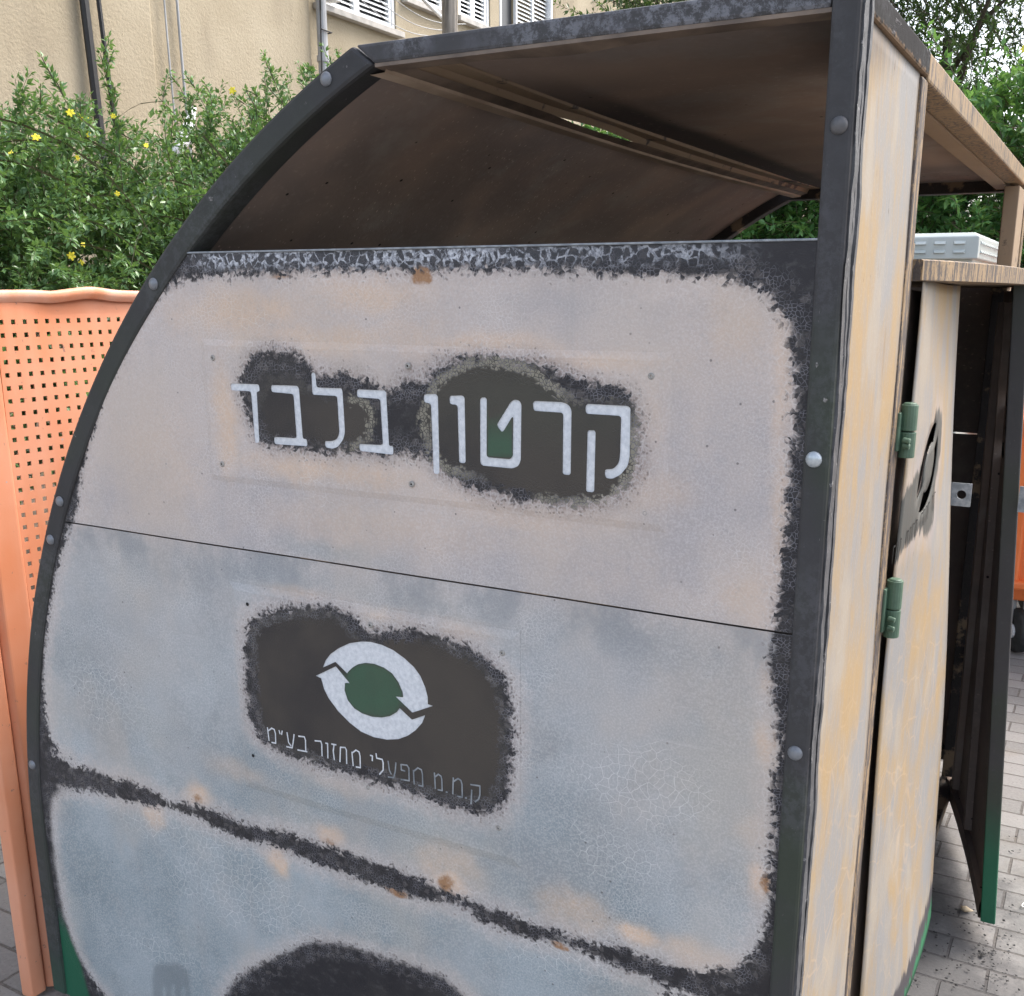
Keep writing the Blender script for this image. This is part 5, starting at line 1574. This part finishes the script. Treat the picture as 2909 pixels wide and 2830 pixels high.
hang('wall_cable', 6.37, 9.3, 2.0, .038, XB + .23, M['black'], 'thick black cable hanging down the left part of the beige wall')
hang('wall_cable', 6.52, 9.3, 2.3, .020, XB + .24, M['black'], 'thinner black cable just right of the thick black one', .03)
hang('wall_cable', 7.30, 9.3, 2.2, .009, XB + .17, M['pipe'], 'thin grey wire on the wall beside the white strip', .02)
hang('wall_cable', 7.44, 9.3, 2.2, .013, XB + .17, M['pipe'], 'grey wire the white plastic strip is tied to', .01)
rb = MB()
pts = [(XB + .22, 7.53, 3.28), (XB + .24, 7.47, 3.2), (XB + .27, 7.38, 3.06), (XB + .26, 7.28, 2.92), (XB + .28, 7.18, 2.84)]
vs = []
for i, q in enumerate(pts):
    wv = [.02, .06, .10, .08, .05][i]
    vs += [(q[0], q[1] - wv * .3, q[2] + wv * .6), (q[0] + .02, q[1] + wv * .5, q[2] - wv * .6)]
rb.add(vs, [(2 * i, 2 * i + 1, 2 * i + 3, 2 * i + 2) for i in range(4)])
rb.tube([(XB + .27, 7.40, 3.06), (XB + .27, 7.42, 2.9), (XB + .27, 7.36, 2.78)], .008, 5)
tag(rb.build('plastic_strip', M['ribbon'], smooth=True, solid=.004), 'torn white plastic strip tied to a grey wire on the wall', 'plastic strip')

# clothes line bracket with bars
cl_ = thing('clothes_line', (XB + .1, 9.8, 4.7), 'white wall bracket with clothes line bars under the shuttered window', 'clothes line')
c_ = MB().box(XB + .012, XB + .16, 9.66, 9.82, 4.66, 4.86)
c_.tube([(XB + .12, 9.76, 4.78), (XB + .72, 9.86, 5.02)], .022, 8)
c_.build('bracket', M['white'], cl_, bevel=.004)
for i in range(5):
    hk = MB()
    t = .12 + .2 * i
    x, y, z = XB + .12 + .6 * t, 9.76 + .1 * t, 4.78 + .24 * t
    hk.tube([(x, y, z - .02), (x + .01, y + .015, z - .07), (x + .03, y + .03, z - .085), (x + .045, y + .02, z - .05)], .008, 6)
    hk.build('hook', M['pipe'], cl_)
MB().tube([(XB + .70, 9.86, 5.00), (XB + .62, 11.35, 4.63)], .022, 8).build('bar', M['white'], cl_)
ln_ = MB()
for i in range(3):
    t = .25 + .22 * i
    x, z = XB + .12 + .6 * t, 4.72 + .24 * t
    pts = [(x, 9.8 + 1.9 * u_, z - .16 * math.sin(math.pi * u_) - .1 * u_) for u_ in np.linspace(0, 1, 14)]
    ln_.tube(pts, .005, 5)
ln_.build('line', M['pipe'], cl_)

# timber pole
pl = MB()
vs, fs = [], []
for j in range(41):
    z = 8.5 * j / 40
    r = .098 - .018 * z / 8.5
    for k in range(20):
        a_ = 2 * math.pi * k / 20
        rr = r + .004 * math.sin(k * 3.1) + .003 * math.sin(k * 5 + j * .4)
        vs.append((-7.02 + rr * math.cos(a_), 10.68 + rr * math.sin(a_), z))
for j in range(40):
    for k in range(20):
        fs.append((20 * j + k, 20 * j + (k + 1) % 20, 20 * j + 20 + (k + 1) % 20, 20 * j + 20 + k))
pl.add(vs, fs)
tag(pl.build('utility_pole', M['wood'], smooth=True), 'weathered grey timber utility pole in front of the shuttered windows', 'utility pole')

# ------------------------------------------------------------------ electrical cabinet
cb = thing('electrical_cabinet', (-1.2, 5.2, 0), 'pale grey metal electrical cabinet with louvred cap behind the burnt container', 'electrical cabinet')
kx0, kx1, ky0, ky1 = -1.17, -.545, 4.62, 5.72
MB().box(kx0 + .03, kx1 - .02, ky0 + .03, ky1 - .03, .0, 1.775).build('body', M['cabinet_body'], cb, bevel=.008)
m_ = MB()
vs = [(kx0, ky0, 1.76), (kx1, ky0, 1.76), (kx1, ky1, 1.76), (kx0, ky1, 1.76),
      (kx0, ky0, 1.846), (kx1, ky0, 1.846), (kx1, ky1, 1.846), (kx0, ky1, 1.846),
      (kx0 + .02, ky0 + .02, 1.862), (kx1 - .02, ky0 + .02, 1.862), (kx1 - .02, ky1 - .02, 1.862), (kx0 + .02, ky1 - .02, 1.862)]
fs = [(0, 3, 2, 1)] + [(k, (k + 1) % 4, 4 + (k + 1) % 4, 4 + k) for k in range(4)] + [(4 + k, 4 + (k + 1) % 4, 8 + (k + 1) % 4, 8 + k) for k in range(4)] + [(8, 9, 10, 11)]
cap = m_.add(vs, fs).build('cap', M['cabinet'], cb, bevel=.004)
for row in (1.782, 1.816):
    for i in range(15):
        x = kx1 - .05 - .075 * i
        if x - .05 < kx0: break
        lv = MB()
        lv.add([(x, ky0 - .0006, row), (x - .045, ky0 - .0006, row), (x - .041, ky0 - .010, row + .002), (x - .004, ky0 - .010, row + .002), (x, ky0 - .0006, row + .014), (x - .045, ky0 - .0006, row + .014)],
               [(0, 1, 2, 3), (2, 5, 4, 3), (1, 5, 2), (0, 3, 4)])
        link('louvre', pyd('louvre', lv.v, lv.f), M['cabinet'], cap)
    for i in range(14):
        y = ky0 + .05 + .07 * i
        lv = MB()
        lv.add([(kx1 + .0006, y, row), (kx1 + .0006, y + .045, row), (kx1 + .010, y + .041, row + .002), (kx1 + .010, y + .004, row + .002), (kx1 + .0006, y, row + .014), (kx1 + .0006, y + .045, row + .014)],
               [(0, 1, 2, 3), (2, 5, 4, 3), (1, 5, 2), (0, 3, 4)])
        link('louvre', pyd('louvre', lv.v, lv.f), M['cabinet'], cap)
dl = MB().box(kx1 - .0195, kx1 - .012, ky0 + .12, ky1 - .45, 1.1, 1.725).box(kx1 - .0195, kx1 - .012, ky1 - .40, ky1 - .1, 1.1, 1.725)
dl.build('door', M['cabinet_body'], cb, bevel=.003)

# ------------------------------------------------------------------ orange wheeled bin on the right
bn = thing('wheeled_bin', (.25, 5.4, 0), 'bright orange wheeled waste bin standing beyond the open container door', 'waste bin')
bx0, bx1, by0, by1 = -.42, .95, 4.98, 5.95
m_ = MB()
lv_ = [(.26, .07), (.34, .03), (1.02, -.01), (1.06, -.03)]
vs, fs = [], []
for z, ins_ in lv_:
    vs += [(bx0 + ins_, by0 + ins_, z), (bx1 - ins_, by0 + ins_, z), (bx1 - ins_, by1 - ins_, z), (bx0 + ins_, by1 - ins_, z)]
for j in range(3):
    for k in range(4):
        fs.append((4 * j + k, 4 * j + (k + 1) % 4, 4 * j + 4 + (k + 1) % 4, 4 * j + 4 + k))
fs += [(3, 2, 1, 0)]
m_.add(vs, fs)
for i in range(7):
    x = bx0 + .12 + i * (bx1 - bx0 - .24) / 6
    m_.box(x - .02, x + .02, by0 + .004, by0 + .04, .36, 1.0)
m_.box(bx0 - .005, bx1 + .005, by0 - .012, by1 + .012, .33, .37)
m_.build('body', M['bin'], bn, bevel=.012)
MB().box(bx0 - .04, bx1 + .04, by0 - .04, by1 + .04, 1.06, 1.10).build('rim', M['bin'], bn, bevel=.012)
ld = MB()
vs, fs = [], []
for j in range(13):
    t = j / 12
    y = by0 - .02 + (by1 - by0 + .04) * t
    z = 1.102 + .16 * math.sin(math.pi * t) ** .7
    vs += [(bx0 - .02, y, z), (bx1 + .02, y, z)]
fs = [(2 * j, 2 * j + 1, 2 * j + 3, 2 * j + 2) for j in range(12)]
fs += [tuple(range(0, 26, 2)), tuple(range(25, 0, -2))]
ld.add(vs, fs).build('lid', M['bin'], bn, bevel=.01)


def wheel(x, y):
    w_ = MB()
    R, Wd = .105, .026
    prof = [(.03, Wd), (.075, Wd * .9), (R - .006, Wd * .9), (R, Wd * .5), (R, -Wd * .5), (R - .006, -Wd * .9), (.075, -Wd * .9), (.03, -Wd)]
    n_ = 28
    vs, fs = [], []
    ca, sa = math.cos(.5), math.sin(.5)
    for k in range(n_):
        a_ = 2 * math.pi * k / n_
        for r, t in prof:
            u_ = r * math.cos(a_)
            vs.append((x + t * ca + u_ * sa * .0 + u_ * (-sa), y + t * sa + u_ * ca, R + .003 + r * math.sin(a_)))
    p = len(prof)
    for k in range(n_):
        for i in range(p - 1):
            fs.append((k * p + i, ((k + 1) % n_) * p + i, ((k + 1) % n_) * p + i + 1, k * p + i + 1))
    w_.add(vs, fs)
    wh = w_.build('wheel', M['rubber'], bn, smooth=True)
    h = MB().tube([(x - .036 * ca, y - .036 * sa, R), (x + .036 * ca, y + .036 * sa, R)], .034, 12)
    h.build('hub', M['white'], wh, bevel=.003)
    f2 = MB()
    for t in (-.034, .034):
        f2.add([(x + t * ca - .02 * sa, y + t * sa - .02 * ca, R - .02), (x + t * ca + .02 * sa, y + t * sa + .02 * ca, R - .02), (x + t * ca + .03 * sa, y + t * sa + .03 * ca, .262), (x + t * ca - .03 * sa, y + t * sa - .03 * ca, .262)], [(0, 1, 2, 3)])
    f2.build('fork', M['pipe'], wh, solid=.004)


for x, y in ((-.265, 5.10), (.80, 5.10), (-.265, 5.82), (.80, 5.82)):
    wheel(x, y)
MB().box(bx0 + .20, bx0 + .204, by0 - .013, by0 - .0125, .62, .80).build('mark', M['rubber'], bn)

# ------------------------------------------------------------------ vegetation


def unit(v):
    return v / (np.linalg.norm(v, axis=-1, keepdims=True) + 1e-9)


def shoots(starts, dirs, lens, droop, step, leaf_l, leaf_w, tri=True, curl=.25, seed=1):
    """arching shoots carrying opposite leaves.  returns leaf arrays and stem poly-lines"""
    rg = np.random.default_rng(seed)
    pos, dd, nn, L, W, R, stems = [], [], [], [], [], [], []
    for s, d, ln, dr_ in zip(starts, dirs, lens, droop):
        n_ = max(3, int(ln / step))
        p = np.array(s, float); d = np.array(d, float) / np.linalg.norm(d)
        line = [p.copy()]
        tone = rg.uniform(-.22, .22)
        phase = rg.uniform(0, 3)
        for i in range(n_):
            d = d + np.array([rg.normal(0, curl * .25), rg.normal(0, curl * .25), rg.normal(0, curl * .2) - dr_ * step * 3])
            d /= np.linalg.norm(d)
            p = p + d * step
            line.append(p.copy())
            side = np.cross(d, [0, 0, 1.0])
            if np.linalg.norm(side) < .1: side = np.array([1.0, 0, 0])
            side /= np.linalg.norm(side)
            up_ = np.cross(side, d)
            a_ = phase + i * math.pi / 2
            ax = side * math.cos(a_) + up_ * math.sin(a_)
            for sg in (1, -1):
                base = ax * sg * .8 + d * .65 + np.array([0, 0, .10])
                if tri:
                    subs = [base, base + d * .7 + rg.normal(0, .15, 3), base - d * .6 + rg.normal(0, .15, 3)]
                else:
                    subs = [base]
                for b_ in subs:
                    if rg.random() < .12: continue
                    b_ = b_ + rg.normal(0, .18, 3)
                    nrm = np.array([0, 0, 1.0]) + rg.normal(0, .45, 3) + up_ * .3
                    pos.append(p + ax * sg * .004); dd.append(b_); nn.append(nrm)
                    sc = rg.uniform(.65, 1.25) * (1.0 if i < n_ - 2 else .75)
                    L.append(leaf_l * sc); W.append(leaf_w * sc * rg.uniform(.85, 1.15))
                    R.append(np.clip(rg.beta(2, 2.6) * .8 + tone * .6 + .28 * (i / n_), 0, 1))
        stems.append(line)
    return [np.array(q) for q in (pos, dd, nn, L, W, R)], stems


def stem_mesh(name, stems, r0, mat, parent):
    vs, fs = [], []
    for line in stems:
        line = np.array(line[::2] + [line[-1]])
        n_ = len(line)
        b = len(vs)
        for i, p in enumerate(line):
            r = r0 * (1 - .75 * i / n_)
            for k in range(3):
                a_ = 2.094 * k
                vs.append((p[0] + r * math.cos(a_), p[1] + r * math.sin(a_) * .8, p[2] + r * math.sin(a_ + 1) * .6))
        for i in range(n_ - 1):
            for k in range(3):
                fs.append((b + 3 * i + k, b + 3 * i + (k + 1) % 3, b + 3 * i + 3 + (k + 1) % 3, b + 3 * i + 3 + k))
    return link(name, pyd(name, vs, fs), mat, parent)


def flower(loc, face, r, parent):
    face = Vector(face).normalized()
    a_ = face.cross(Vector((0.1, .2, 1))).normalized(); b_ = face.cross(a_)
    m = MB()
    loc = Vector(loc)
    n_ = 6
    for k in range(n_):
        t = 2 * math.pi * k / n_ + random.uniform(-.1, .1)
        u_ = a_ * math.cos(t) + b_ * math.sin(t); v_ = a_ * math.cos(t + 1.57) + b_ * math.sin(t + 1.57)
        q = r * random.uniform(.85, 1.1)
        m.add([loc, loc + u_ * q * .55 + v_ * q * .30 + face * q * .10, loc + u_ * q + v_ * q * .14 + face * q * .02, loc + u_ * q - v_ * q * .14 + face * q * .02, loc + u_ * q * .55 - v_ * q * .30 + face * q * .10],
              [(0, 1, 2, 3, 4)])
    return m.build('flower', M['petal'], parent)


rg = np.random.default_rng(5)


def hedge_top(y):
    return np.interp(y, [1.4, 2.2, 2.6, 3.0, 3.3, 3.7, 4.1, 5.0], [2.03, 2.08, 2.10, 2.12, 2.20, 2.36, 2.42, 2.45])


jh = thing('jasmine_hedge', (-3.3, 3.0, 0), 'sprawling green jasmine hedge with yellow flowers above the orange cage', 'hedge')
# arching shoots from the body
N = 4200
sy = rg.uniform(1.5, 4.6, N)
sx = rg.uniform(-3.75, -2.82, N)
top = hedge_top(sy)
szz = 1.0 + (top - 1.17) * rg.random(N) ** .85
starts = np.c_[sx, sy, szz]
dirs = np.c_[rg.normal(.30, .55, N), rg.normal(-.15, .6, N), rg.uniform(.0, 1.0, N)]
lens = rg.uniform(.16, .42, N)
A1, S1 = shoots(starts, dirs, lens, rg.uniform(.2, 1.3, N), .022, .0265, .0115, True, .3, 3)
# sprays standing above the top
N2 = 150
sy = rg.uniform(1.7, 4.6, N2)
sy = np.where((sy > 2.66) & (sy < 3.10), sy - .75, sy)
starts = np.c_[rg.uniform(-3.5, -2.95, N2), sy, hedge_top(sy) - .20]
dirs = np.c_[rg.normal(.1, .3, N2), rg.normal(.15, .4, N2), rg.uniform(.7, 1.3, N2)]
lens = rg.uniform(.22, .50, N2)
big = [(2.20, .50), (2.28, .5), (2.56, .42), (3.15, .48), (3.2, .42), (3.28, .40), (3.48, .50), (3.56, .48), (3.60, .55), (3.66, .55), (3.72, .55), (3.55, .5), (3.62, .5), (3.70, .5), (3.18, .42), (3.24, .45), (3.40, .5), (3.44, .4)]
for yb_, l_b in big:
    starts = np.r_[starts, [[-3.2, yb_, float(hedge_top(yb_)) - .28]]]
    dirs = np.r_[dirs, [[.05, rg.normal(.35, .35), .95]]]
    lens = np.r_[lens, l_b]
A2, S2 = shoots(starts, dirs, lens, np.r_[rg.uniform(.1, .7, N2), np.full(len(big), .25)], .023, .029, .0115, True, .25, 4)
bs, bd_, bl = [], [], []
for line in S2:
    for i in range(3, len(line) - 1, 2):
        if rg.random() < .75:
            d = np.array(line[i]) - np.array(line[i - 1]); d /= np.linalg.norm(d)
            bs.append(line[i]); bd_.append(d * .7 + rg.normal(0, .6, 3)); bl.append(rg.uniform(.05, .13))
A3, S3 = shoots(bs, bd_, bl, np.full(len(bs), .3), .017, .026, .0108, True, .3, 9)
S2 = S2 + S3
LA = [np.concatenate([a_, b_, c_]) for a_, b_, c_ in zip(A1, A2, A3)]
link('foliage', leaf_mesh('foliage', *LA), M['jasmine'], jh)
stem_mesh('stems', S1 + S2, .0028, M['twig'], jh)
# long bare canes crossing the front
cn = []
for i in range(34):
    y = rg.uniform(1.7, 4.0); z = rg.uniform(1.55, 2.15)
    d = np.array([rg.normal(0, .1), rg.choice([-1, 1]) * 1.0, rg.normal(0.0, .35)]); d /= np.linalg.norm(d)
    p = np.array([rg.uniform(-2.95, -2.80), y, z]); line = [p.copy()]
    for k in range(rg.integers(8, 22)):
        d = d + np.array([rg.normal(0, .06), 0, rg.normal(-.05, .08)]); d /= np.linalg.norm(d)
        p = p + d * .035; line.append(p.copy())
    cn.append(line)
stem_mesh('canes', cn, .0042, M['twig'], jh)
# flowers where the photograph shows them (metres on the hedge front)
FLOWERS = [(-2.86, 2.954, 2.31, 0.0135), (-2.86, 2.275, 2.142, 0.0135), (-2.86, 2.309, 2.135, 0.009), (-2.86, 2.15, 2.058, 0.0135), (-2.86, 2.432, 2.154, 0.009), (-2.86, 2.339, 2.13, 0.009), (-2.86, 2.059, 2.008, 0.009), (-2.86, 2.283, 2.016, 0.009), (-2.86, 2.42, 1.923, 0.009), (-2.86, 2.225, 1.728, 0.0135), (-2.86, 2.26, 1.709, 0.009), (-2.86, 2.272, 1.763, 0.009), (-2.86, 2.551, 2.082, 0.009), (-2.86, 2.335, 2.088, 0.009)]
for (fx_, fy_, fz_, fr_) in FLOWERS:
    flower((fx_, fy_, fz_), (.8 + random.uniform(-.3, .3), -.6 + random.uniform(-.3, .3), random.uniform(-.2, .5)), fr_, jh)

# shrub behind the cabinet, seen through the container's openings
sh = thing('leafy_shrub', (-1.6, 6.6, 0), 'dense fresh green shrub behind the cabinet, seen through the burnt container', 'shrub')
N = 3000
sx = rg.uniform(-3.2, .3, N); sy = 6.2 + rg.random(N) * 1.0
szz = .9 + 1.75 * rg.random(N)
starts = np.c_[sx, sy, szz]
dirs = np.c_[rg.normal(0, .6, N), rg.normal(-.6, .5, N), rg.uniform(.1, 1.0, N)]
A, S = shoots(starts, dirs, rg.uniform(.22, .45, N), rg.uniform(.2, 1.0, N), .048, .062, .026, True, .3, 6)
link('foliage', leaf_mesh('foliage', *A), M['shrub'], sh)
stem_mesh('stems', S, .004, M['twig'], sh)

# tree on the right with grey-green leaves
tr = thing('laurel_tree', (-.6, 8.0, 0), 'large grey-green tree with small leathery leaves rising behind the container on the right', 'tree')
tk = MB()
for (bx_, by_, lean, hh) in ((-.9, 8.6, -.35, 3.4), (-.3, 8.8, .25, 3.9), (.5, 8.6, .5, 3.5)):
    pts = [(bx_ + lean * (u_ ** 1.4) * 1.4 + .05 * math.sin(u_ * 7), by_ + .1 * math.sin(u_ * 5), hh * u_) for u_ in np.linspace(0, 1, 14)]
    tk.tube(pts, [.085 * (1 - .75 * i / 13) + .01 for i in range(14)], 9)
    for b_ in range(5):
        i = 5 + b_ * 2 - (b_ > 3)
        q = Vector(pts[min(i, 13)])
        e_ = q + Vector((random.uniform(-.9, .9), random.uniform(-.7, .4), random.uniform(.4, .9)))
        tk.tube([q, q.lerp(e_, .5) + Vector((0, 0, .08)), e_], [.03, .02, .008], 6)
tk.build('trunk', M['bark'], tr, smooth=True)
N = 5200
cs = []
while len(cs) < N:
    p = np.array([rg.uniform(-4.2, 2.6), rg.uniform(7.5, 9.6), rg.uniform(1.9, 5.6)])
    e_ = ((p[0] + .6) / 3.6) ** 2 + ((p[1] - 8.6) / 1.3) ** 2 + ((p[2] - 3.5) / 2.1) ** 2
    # clumps: keep points where a coarse lattice noise is high
    cl2 = math.sin(p[0] * 3.1 + 1.3) * math.sin(p[1] * 2.7) + math.sin(p[2] * 3.7 + p[0] * 1.9) * .9 + math.sin(p[1] * 5 + p[2] * 2.3 + p[0]) * .6
    if e_ < 1 and cl2 > -1.7 + (1.35 if p[2] > 3.0 and p[0] > -.75 else 0.0): cs.append(p)
starts = np.array(cs)
out = unit(starts - np.array([-.6, 8.3, 2.9]))
dirs = out * .7 + np.c_[rg.normal(0, .5, N), rg.normal(-.2, .4, N), rg.uniform(.1, .9, N)]
A, S = shoots(starts, dirs, rg.uniform(.28, .55, N), rg.uniform(0, .6, N), .040, .058, .0185, False, .25, 8)
# add a second whorl for density
link('crown', leaf_mesh('crown', *[np.concatenate([a_, a_]) for a_ in A[:1]], np.concatenate([A[1], A[1] + rg.normal(0, .6, A[1].shape)]),
                        *[np.concatenate([a_, a_]) for a_ in A[2:]]), M['laurel'], tr)
stem_mesh('twigs', S, .004, M['bark'], tr)
for (fx_, fy_, fz_) in ((-.72, 7.35, 3.05), (-.70, 7.35, 2.82)):
    flower((fx_, fy_, fz_), (.2, -1, .2), .03, tr)

# ------------------------------------------------------------------ litter on the ground
cf = MB()
for i in range(420):
    r = abs(rg.normal(0, .35))
    a_ = rg.uniform(0, 6.28)
    x, y = -.12 + r * math.cos(a_) * .6, 2.55 + r * math.sin(a_) * 1.2
    s_ = rg.uniform(.0012, .0042)
    t = rg.uniform(0, 3)
    q = [(x + s_ * math.cos(t + k * 1.57) * (1 + .4 * rg.random()), y + s_ * math.sin(t + k * 1.57), .004 + rg.uniform(.0005, .004)) for k in range(4)]
    cf.add(q + [(x, y, .006 + s_ * .5)], [(0, 1, 4), (1, 2, 4), (2, 3, 4), (3, 0, 4)])
tag(link('char_flakes', pyd('char_flakes', cf.v, cf.f), M['char']), 'black char flakes strewn over the paving by the doors', 'debris', kind='stuff')


def pebble(name, x, y, r, mat, label, cat):
    m = MB()
    vs, fs = [], []
    for j in range(5):
        t = math.pi * j / 4
        for k in range(8):
            a_ = k * .785
            rr = r * (1 + .25 * math.sin(k * 2.1 + j))
            vs.append((x + rr * math.sin(t) * math.cos(a_) * 1.3, y + rr * math.sin(t) * math.sin(a_), .004 + r * .35 * (1 - math.cos(t))))
    for j in range(4):
        for k in range(8):
            fs.append((8 * j + k, 8 * j + (k + 1) % 8, 8 * j + 8 + (k + 1) % 8, 8 * j + 8 + k))
    m.add(vs, fs)
    return tag(m.build(name, mat, smooth=True), label, cat)


pebble('dry_leaf', -.187, 2.735, .013, M['litter'], 'small tan scrap on the paving joint in front of the open door', 'litter')
sw = MB()
pts = [(-.035 + .02 * math.cos(t), 2.83 + .03 * math.sin(t * 1.3) + .006 * t, .008) for t in np.linspace(0, 4.4, 16)]
sw.tube(pts, .0016, 5)
tag(sw.build('plastic_thread', M['paper']), 'thin white curled thread lying on the paving', 'litter')
pebble('paper_scrap', -2.36, 1.62, .018, M['paper'], 'larger white paper scrap on the ground left of the orange cage', 'litter')
pebble('paper_scrap', -2.24, 1.48, .012, M['paper'], 'smaller white scrap on the ground nearest the kerb by the orange cage', 'litter')
